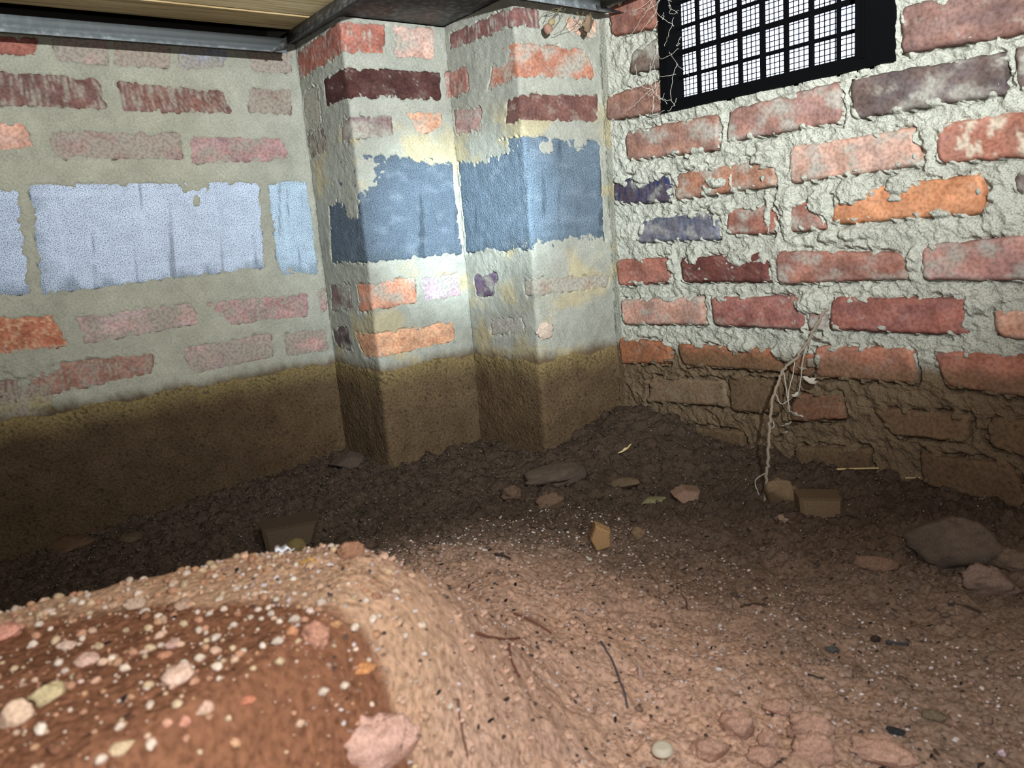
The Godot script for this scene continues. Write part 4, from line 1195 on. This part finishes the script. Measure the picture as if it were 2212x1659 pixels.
func sticks():
	stick("straw", "longest straight yellow straw lying at the foot of the brick wall", "straw", [Vector2(1.139, -0.659), Vector2(1.157, -0.635), Vector2(1.182, -0.607)], 0.0019, Color8(176, 152, 104))
	stick("straw", "short broken pale straw nearer the half buried corner brick", "straw", [Vector2(1.164, -0.560), Vector2(1.192, -0.538)], 0.0015, Color8(170, 146, 112))
	stick("twig", "thin curved twig lying in grit past the mound flank", "twig", [Vector2(0.648, -0.621), Vector2(0.635, -0.597), Vector2(0.609, -0.568)], 0.0013, Color8(140, 112, 86))
	stick("twig", "bent brown twig lying beside the thin curved twig", "twig", [Vector2(0.627, -0.574), Vector2(0.634, -0.564), Vector2(0.636, -0.554), Vector2(0.621, -0.540)], 0.0011, Color8(96, 72, 54))
	stick("twig", "straight reddish twig lying on top of the mound flank", "twig", [Vector2(0.417, -0.591), Vector2(0.425, -0.572), Vector2(0.436, -0.556)], 0.0014, Color8(120, 74, 56))
	stick("twig", "level reddish twig below the straight one on the mound flank", "twig", [Vector2(0.302, -0.482), Vector2(0.335, -0.499), Vector2(0.378, -0.530)], 0.0013, Color8(126, 80, 60))
	stick("twig", "bent dark red twig hanging down the mound flank", "twig", [Vector2(0.344, -0.499), Vector2(0.336, -0.485), Vector2(0.334, -0.473)], 0.0013, Color8(110, 64, 54))
	stick("twig", "long thin brown twig pointing down the pale flank of the mound", "twig", [Vector2(0.252, -0.436), Vector2(0.247, -0.427), Vector2(0.243, -0.417), Vector2(0.241, -0.412)], 0.0010, Color8(112, 78, 60))
	stick("twig", "dark bluish twig running down the flank towards the clods", "twig", [Vector2(0.475, -0.527), Vector2(0.466, -0.501), Vector2(0.452, -0.475), Vector2(0.440, -0.457)], 0.0013, Color8(86, 80, 80))
	stick("twig", "short dark curled twig on the far side of the mound", "twig", [Vector2(0.484, -0.714), Vector2(0.490, -0.708), Vector2(0.496, -0.700)], 0.0017, Color8(52, 42, 36))
	stick("twig", "thin dark twig crossing open grit in the middle of the floor", "twig", [Vector2(0.681, -0.512), Vector2(0.699, -0.508), Vector2(0.710, -0.498)], 0.0013, Color8(64, 50, 40))
	stick("twig", "blackish sliver of wood beside the little black pebble", "twig", [Vector2(0.752, -0.378), Vector2(0.758, -0.369), Vector2(0.765, -0.361)], 0.0020, Color8(60, 60, 64))
	stick("twig", "dark curved twig nearest the brick wall end of the open grit", "twig", [Vector2(0.868, -0.365), Vector2(0.877, -0.349), Vector2(0.872, -0.333)], 0.0016, Color8(56, 44, 38))
	stick("twig", "short dark upright stick by the curled leaf scrap", "twig", [Vector2(0.990, -1.038), Vector2(0.975, -1.016), Vector2(0.956, -0.989)], 0.0013, Color8(60, 46, 36))
	stick("twig", "thin crooked twig in the dark floor behind the mound", "twig", [Vector2(0.615, -0.866), Vector2(0.606, -0.832), Vector2(0.617, -0.822)], 0.0013, Color8(112, 88, 70))
	stick("twig", "slim dark sliver on open grit between clods and rock", "twig", [Vector2(0.625, -0.392), Vector2(0.627, -0.386), Vector2(0.631, -0.379)], 0.0011, Color8(50, 50, 46))
	stick("twig", "dark brown twig poking out past the blocky brick fragment", "twig", [Vector2(1.044, -0.604), Vector2(1.044, -0.586), Vector2(1.039, -0.570)], 0.0021, Color8(70, 52, 40))

func leaf_mesh(length: float, width: float, curl: float, fold: float) -> ArrayMesh:
	# a dried leaf with a thickness, curled along and folded across
	var v := PackedVector3Array()
	var idx := PackedInt32Array()
	var nx := 10
	var ny := 6
	for side in [1.0, -1.0]:
		for j in nx + 1:
			var t := float(j) / nx
			var half := width * 0.5 * sin(PI * clampf(0.06 + 0.9 * t, 0, 1)) * (1.0 + 0.25 * sin(t * 17.0))
			for i in ny + 1:
				var s := float(i) / ny * 2.0 - 1.0
				var bend := t * curl
				var q := Vector3(s * half, fold * absf(s) * half + 0.08 * half * sin(t * 13.0 + s * 3.0), 0)
				var z := sin(bend) / maxf(curl, 0.01) * length
				var y := (1.0 - cos(bend)) / maxf(curl, 0.01) * length
				v.append(Vector3(q.x, y + q.y + side * 0.0003, z))
	var w := ny + 1
	var half_n := (nx + 1) * w
	for j in nx:
		for i in ny:
			var a := j * w + i
			idx.append_array([a, a + w, a + w + 1, a, a + w + 1, a + 1])
			var b := a + half_n
			idx.append_array([b, b + w + 1, b + w, b, b + 1, b + w + 1])
	return array_mesh(v, smooth_normals(v, idx), PackedColorArray(), idx)

func small_things():
	var lf := part(numbered("leaf_scrap"), leaf_mesh(0.034, 0.012, 1.1, 0.5), plain(Color8(206, 186, 132), 0.8), self)
	lf.position = Vector3(1.005, ground(1.005, -1.031) + 0.003, -1.031)
	lf.rotation.y = 1.0
	tag(lf, "curled pale yellow leaf scrap on the bank of earth by the corner", "leaf")
	# paper on the crest
	var st := SurfaceTool.new()
	st.begin(Mesh.PRIMITIVE_TRIANGLES)
	for k in 6:
		var a0 := -0.0075 + 0.0025 * k
		var y0 := 0.0015 * sin(k * 2.1)
		var y1 := 0.0015 * sin(k * 2.1 + 2.1)
		add_slant(st, a0, a0 + 0.0025, y0, y1)
	st.generate_normals()
	var pp := part(numbered("paper_scrap"), st.commit(), plain(Color8(238, 244, 250), 0.6), self)
	pp.position = Vector3(0.195, ground(0.195, -0.590) + 0.004, -0.590)
	pp.rotation.y = -0.3
	tag(pp, "crumpled white paper scrap on the mound crest", "paper")
	# pale round cap on a short stem
	var mush := thing("mushroom", "small pale round cap on a short stem standing before the clod cluster", "mushroom", Vector3(0.419, ground(0.419, -0.397) + 0.004, -0.397))
	var cap := lathe([Vector2(0.0, 0.0115), Vector2(0.0022, 0.0108), Vector2(0.0034, 0.0112), Vector2(0.0062, 0.0116), Vector2(0.0084, 0.0096), Vector2(0.0092, 0.0070), Vector2(0.0086, 0.0052), Vector2(0.004, 0.0060), Vector2(0.0, 0.0062)], 24)
	part("cap", cap, plain(Color8(206, 200, 178), 0.7), mush)
	part("stem", lathe([Vector2(0.0021, 0.0064), Vector2(0.0019, 0.002), Vector2(0.0026, -0.006), Vector2(0.0, -0.006)], 12), plain(Color8(190, 178, 150), 0.8), mush)
	# pebble lodged in the pier's render
	var st2 := MeshInstance3D.new()
	st2.name = numbered("stone")
	st2.mesh = lumpy(Vector3(0.046, 0.034, 0.010), 0.45, 3.3, Color8(206, 184, 164), 6)
	st2.mesh.surface_set_material(0, m_stone)
	add_child(st2)
	st2.position = Vector3(XB + 0.016, 0.302, ZB + 0.003)
	tag(st2, "whitish orange stone lodged in the mortar low on the stepped pier", "stone")

func add_slant(st: SurfaceTool, a0: float, a1: float, y0: float, y1: float):
	var t := 0.0006
	var w := 0.006
	var p := [Vector3(a0, y0, -w), Vector3(a1, y1, -w), Vector3(a1, y1, w), Vector3(a0, y0, w)]
	var up := Vector3(0, t, 0)
	quad(st, p[0] + up, p[1] + up, p[2] + up, p[3] + up)
	quad(st, p[3], p[2], p[1], p[0])
	quad(st, p[0], p[1], p[1] + up, p[0] + up)
	quad(st, p[2], p[3], p[3] + up, p[2] + up)
	quad(st, p[1], p[2], p[2] + up, p[1] + up)
	quad(st, p[3], p[0], p[0] + up, p[3] + up)

func lathe(profile: Array, segs: int) -> ArrayMesh:
	var v := PackedVector3Array()
	var idx := PackedInt32Array()
	for p in profile:
		for i in segs:
			var a := TAU * i / segs
			v.append(Vector3(p.x * cos(a), p.y, p.x * sin(a)))
	for j in profile.size() - 1:
		for i in segs:
			var a := j * segs + i
			var b := j * segs + (i + 1) % segs
			idx.append_array([a, b, b + segs, a, b + segs, a + segs])
	return array_mesh(v, smooth_normals(v, idx), PackedColorArray(), idx)

func root_plant():
	var grey := plain(Color8(132, 117, 100), 0.9)
	var pale := plain(Color8(168, 160, 144), 0.9)
	var at := Vector3(1.02, ground(1.02, -0.716), -0.716)
	var o := thing("dead_root", "dry pale root with withered leaves hanging from a wall gap to the floor", "dead root", at)
	var main := [Vector3(1.178, 0.336, -0.698), Vector3(1.165, 0.31, -0.711), Vector3(1.157, 0.28, -0.723), Vector3(1.143, 0.254, -0.736), Vector3(1.13, 0.235, -0.750), Vector3(1.105, 0.199, -0.752), Vector3(1.085, 0.164, -0.746), Vector3(1.058, 0.125, -0.732), Vector3(1.035, 0.085, -0.72), Vector3(1.02, at.y - 0.01, -0.716)]
	part("stem", moved(tube(softened(main, 9, 0.0034, 3.0), [0.0022, 0.0024, 0.0021, 0.0029, 0.0022, 0.0023, 0.0033, 0.0024, 0.0022, 0.0024, 0.0031, 0.0025, 0.0024, 0.0026], 9), at), grey, o)
	for b in [[Vector3(1.13, 0.235, -0.751), Vector3(1.125, 0.205, -0.742), Vector3(1.120, 0.167, -0.733)],
			[Vector3(1.160, 0.285, -0.722), Vector3(1.154, 0.25, -0.729), Vector3(1.152, 0.223, -0.731), Vector3(1.150, 0.19, -0.735)],
			[Vector3(1.107, 0.199, -0.750), Vector3(1.111, 0.181, -0.743), Vector3(1.122, 0.188, -0.734)],
			[Vector3(1.143, 0.252, -0.737), Vector3(1.138, 0.228, -0.738), Vector3(1.132, 0.20, -0.742), Vector3(1.124, 0.17, -0.738)],
			[Vector3(1.166, 0.31, -0.713), Vector3(1.168, 0.285, -0.722), Vector3(1.166, 0.262, -0.726)],
			[Vector3(1.085, 0.164, -0.747), Vector3(1.090, 0.148, -0.742), Vector3(1.078, 0.145, -0.744)],
			[Vector3(1.035, 0.085, -0.72), Vector3(1.026, 0.07, -0.736), Vector3(1.024, at.y + 0.006, -0.728)]]:
		part("rootlet", moved(tube(softened(b, 5, 0.0015, b[0].x * 90.0), [0.0011, 0.0010, 0.0009], 6), at), pale, o)
	for l in [[Vector3(1.152, 0.222, -0.729), 0.026, 0.022, 0.4], [Vector3(1.154, 0.238, -0.733), 0.016, 0.014, 2.2], [Vector3(1.120, 0.168, -0.732), 0.028, 0.016, 1.2], [Vector3(1.122, 0.150, -0.730), 0.02, 0.012, 3.9], [Vector3(1.148, 0.196, -0.734), 0.016, 0.012, 5.0], [Vector3(1.162, 0.292, -0.716), 0.018, 0.014, 0.9], [Vector3(1.128, 0.13, -0.742), 0.018, 0.009, 2.9]]:
		var lf := part("leaf", leaf_mesh(l[1], l[2], 1.4, 0.7), pale, o)
		lf.position = l[0] - at
		lf.rotation = Vector3(1.15, l[3], 0.3)

func moved(m: ArrayMesh, by: Vector3) -> ArrayMesh:
	var a := m.surface_get_arrays(0)
	var v: PackedVector3Array = a[Mesh.ARRAY_VERTEX]
	for k in v.size():
		v[k] -= by
	a[Mesh.ARRAY_VERTEX] = v
	var o := ArrayMesh.new()
	o.add_surface_from_arrays(Mesh.PRIMITIVE_TRIANGLES, a)
	return o

func cobwebs():
	rng.seed = 99
	var web_mat := plain(Color8(206, 200, 184), 0.9)
	var web := thing("cobweb", "dusty cobweb strands strung between the vent frame and the bricks beside it", "cobweb", Vector3(XR - 0.02, 0.72, -1.03))
	for k in 30:
		var z := rng.randf_range(-1.045, -0.975)
		var y := rng.randf_range(0.71, 0.925)
		var a := Vector3(XR - rng.randf_range(0.013, 0.024), y, z)
		var b := a + Vector3(-rng.randf_range(0.0, 0.012), rng.randf_range(-0.09, 0.07), rng.randf_range(-0.07, 0.055))
		b.y = clampf(b.y, 0.70, 0.927)
		var mid := (a + b) * 0.5 + Vector3(-0.006, -0.01, rng.randf_range(-0.012, 0.012))
		part("strand", moved(tube(softened([a, mid, b], 6, 0.003, k * 3.0), [0.0005, 0.0004, 0.0003], 4), web.position), web_mat, web)
	# tangle of dead stems, a leaf and a seed head under the flashing
	var y0 := 0.905
	var tangle := thing("dried_weed", "wispy tangle of dead stems caught under the flashing at the inner corner", "dead plant", Vector3(1.07, y0, ZB + 0.05))
	for k in 16:
		var a := Vector3(1.02 + 0.11 * rng.randf(), y0 - rng.randf_range(-0.005, 0.01), ZB + 0.05 - 0.02 * rng.randf())
		var b := a + Vector3(rng.randf_range(-0.05, 0.05), rng.randf_range(-0.045, 0.004), rng.randf_range(-0.02, 0.012))
		var mid := (a + b) * 0.5 + Vector3(rng.randf_range(-0.012, 0.012), rng.randf_range(-0.012, 0.008), 0.0)
		part("stem", moved(tube(softened([a, mid, b], 5, 0.003, k * 5.0), [0.0007, 0.0006, 0.0005], 5), tangle.position), plain(Color8(104, 92, 66), 0.9), tangle)
	var leaf := thing("dead_leaf", "folded brown dead leaf dangling from the stems under the flashing", "leaf", Vector3(1.112, 0.898, ZB + 0.045))
	var lb := part("blade", leaf_mesh(0.044, 0.021, 0.7, 0.7), plain(Color8(118, 96, 76), 0.85), leaf)
	lb.rotation = Vector3(1.35, -0.7, 0.4)
	part("stalk", tube([Vector3(0, 0, 0), Vector3(0.003, 0.006, 0), Vector3(0.006, 0.010, -0.004)], [0.0008, 0.0007], 6), plain(Color8(92, 78, 58), 0.9), leaf)
	var head := thing("seed_head", "withered seed head with a brown bell and dull yellowish tip under the flashing", "dead flower", Vector3(1.012, 0.868, ZB + 0.035))
	var bell := part("bell", lathe([Vector2(0.0, 0.008), Vector2(0.005, 0.007), Vector2(0.0085, 0.0), Vector2(0.008, -0.008), Vector2(0.0055, -0.0085), Vector2(0.0, -0.002)], 16), plain(Color8(132, 98, 82), 0.85), head)
	bell.rotation.z = 0.7
	var tip := part("tip", lathe([Vector2(0.0, 0.012), Vector2(0.0045, 0.010), Vector2(0.0065, 0.003), Vector2(0.004, -0.002), Vector2(0.0, -0.003)], 14), plain(Color8(136, 120, 84), 0.85), head)
	tip.position = Vector3(0.008, 0.009, 0.0)
	tip.rotation.z = -0.8
	part("stalk", tube([Vector3(0.012, 0.014, 0), Vector3(0.022, 0.024, 0.0), Vector3(0.034, 0.038, 0.004)], [0.0008, 0.0007], 6), plain(Color8(104, 92, 66), 0.9), head)

# ---------------------------------------------------------------- loose scatter that nobody could count
func scatter_mesh(seed_: float, rough: float) -> ArrayMesh:
	return lumpy(Vector3.ONE, rough, seed_, Color.WHITE, 6, 5, 8)

func strew(called: String, label: String, count: int, mesh: ArrayMesh, colours: Array, lo: float, hi: float, flat: float, long: float, region: Rect2, near_only: float):
	var mm := MultiMesh.new()
	mm.transform_format = MultiMesh.TRANSFORM_3D
	mm.use_colors = true
	mm.instance_count = count
	mesh.surface_set_material(0, m_stone)
	mm.mesh = mesh
	for k in count:
		var x := 0.0
		var z := 0.0
		for attempt in 12:
			x = region.position.x + region.size.x * rng.randf()
			z = region.position.y + region.size.y * rng.randf()
			var m := mound_share(x, z)
			var inside := not (x > XR - 0.01 or z < ZL + 0.01 or (x > XA - 0.01 and z < ZA + 0.01) or (x > XB - 0.01 and z < ZB + 0.01))
			if inside and (near_only < 0.0 or rng.randf() < (m if near_only > 0.5 else 1.0 - 0.8 * m)):
				break
		var s := lo + (hi - lo) * pow(rng.randf(), 3.0)
		var b := Basis.from_euler(Vector3(rng.randf_range(-0.3, 0.3), rng.randf() * TAU, rng.randf_range(-0.3, 0.3))) * Basis.from_scale(Vector3(s * long, s * flat, s))
		mm.set_instance_transform(k, Transform3D(b, Vector3(x, ground(x, z) + s * flat * 0.25, z)))
		var c: Color = lin(colours[rng.randi() % colours.size()])
		if called == "soil_crumbs":
			c = ground_colour(x, z) * 1.15
		mm.set_instance_color(k, c * rng.randf_range(0.8, 1.15))
	var o := MultiMeshInstance3D.new()
	o.name = called
	o.multimesh = mm
	add_child(o)
	tag(o, label, "loose earth", "", "stuff")

func scatter():
	rng.seed = 4242
	var all := Rect2(-0.1, -1.64, 1.28, 1.42)
	var near := Rect2(-0.25, -0.78, 0.50, 0.52)
	strew("mound_grit", "fine pale and orange grit pressed into the orange mound", 3000, scatter_mesh(1.0, 0.5), [Color8(226, 190, 160), Color8(214, 168, 130), Color8(240, 222, 200), Color8(206, 156, 124), Color8(220, 194, 156), Color8(236, 214, 190)], 0.0012, 0.0078, 0.75, 1.2, near, 1.0)
	strew("soil_crumbs", "brown soil crumbs strewn over the whole floor", 9000, scatter_mesh(2.0, 0.8), [Color8(120, 94, 72)], 0.002, 0.010, 0.7, 1.2, all, 0.0)
	strew("grit", "pale sand grains glinting on the floor", 9000, scatter_mesh(3.0, 0.4), [Color8(190, 174, 158), Color8(172, 152, 134), Color8(216, 208, 198), Color8(180, 150, 130), Color8(188, 168, 146)], 0.0005, 0.0024, 0.8, 1.3, all, 0.0)
	strew("flank_grit", "pinkish grit on the flank of the mound and the ground before it", 15000, scatter_mesh(4.0, 0.5), [Color8(214, 186, 168), Color8(200, 164, 142), Color8(240, 228, 222), Color8(170, 138, 116), Color8(188, 152, 130), Color8(96, 84, 78), Color8(236, 222, 214)], 0.0004, 0.0046, 0.7, 1.3, Rect2(0.14, -0.95, 0.66, 0.76), -1.0)
	strew("dark_flecks", "dark flakes of bark and litter lying in the earth", 3200, scatter_mesh(5.0, 0.6), [Color8(52, 44, 38), Color8(66, 56, 50), Color8(44, 42, 42), Color8(86, 68, 52)], 0.0010, 0.0045, 0.35, 2.6, all, 0.0)
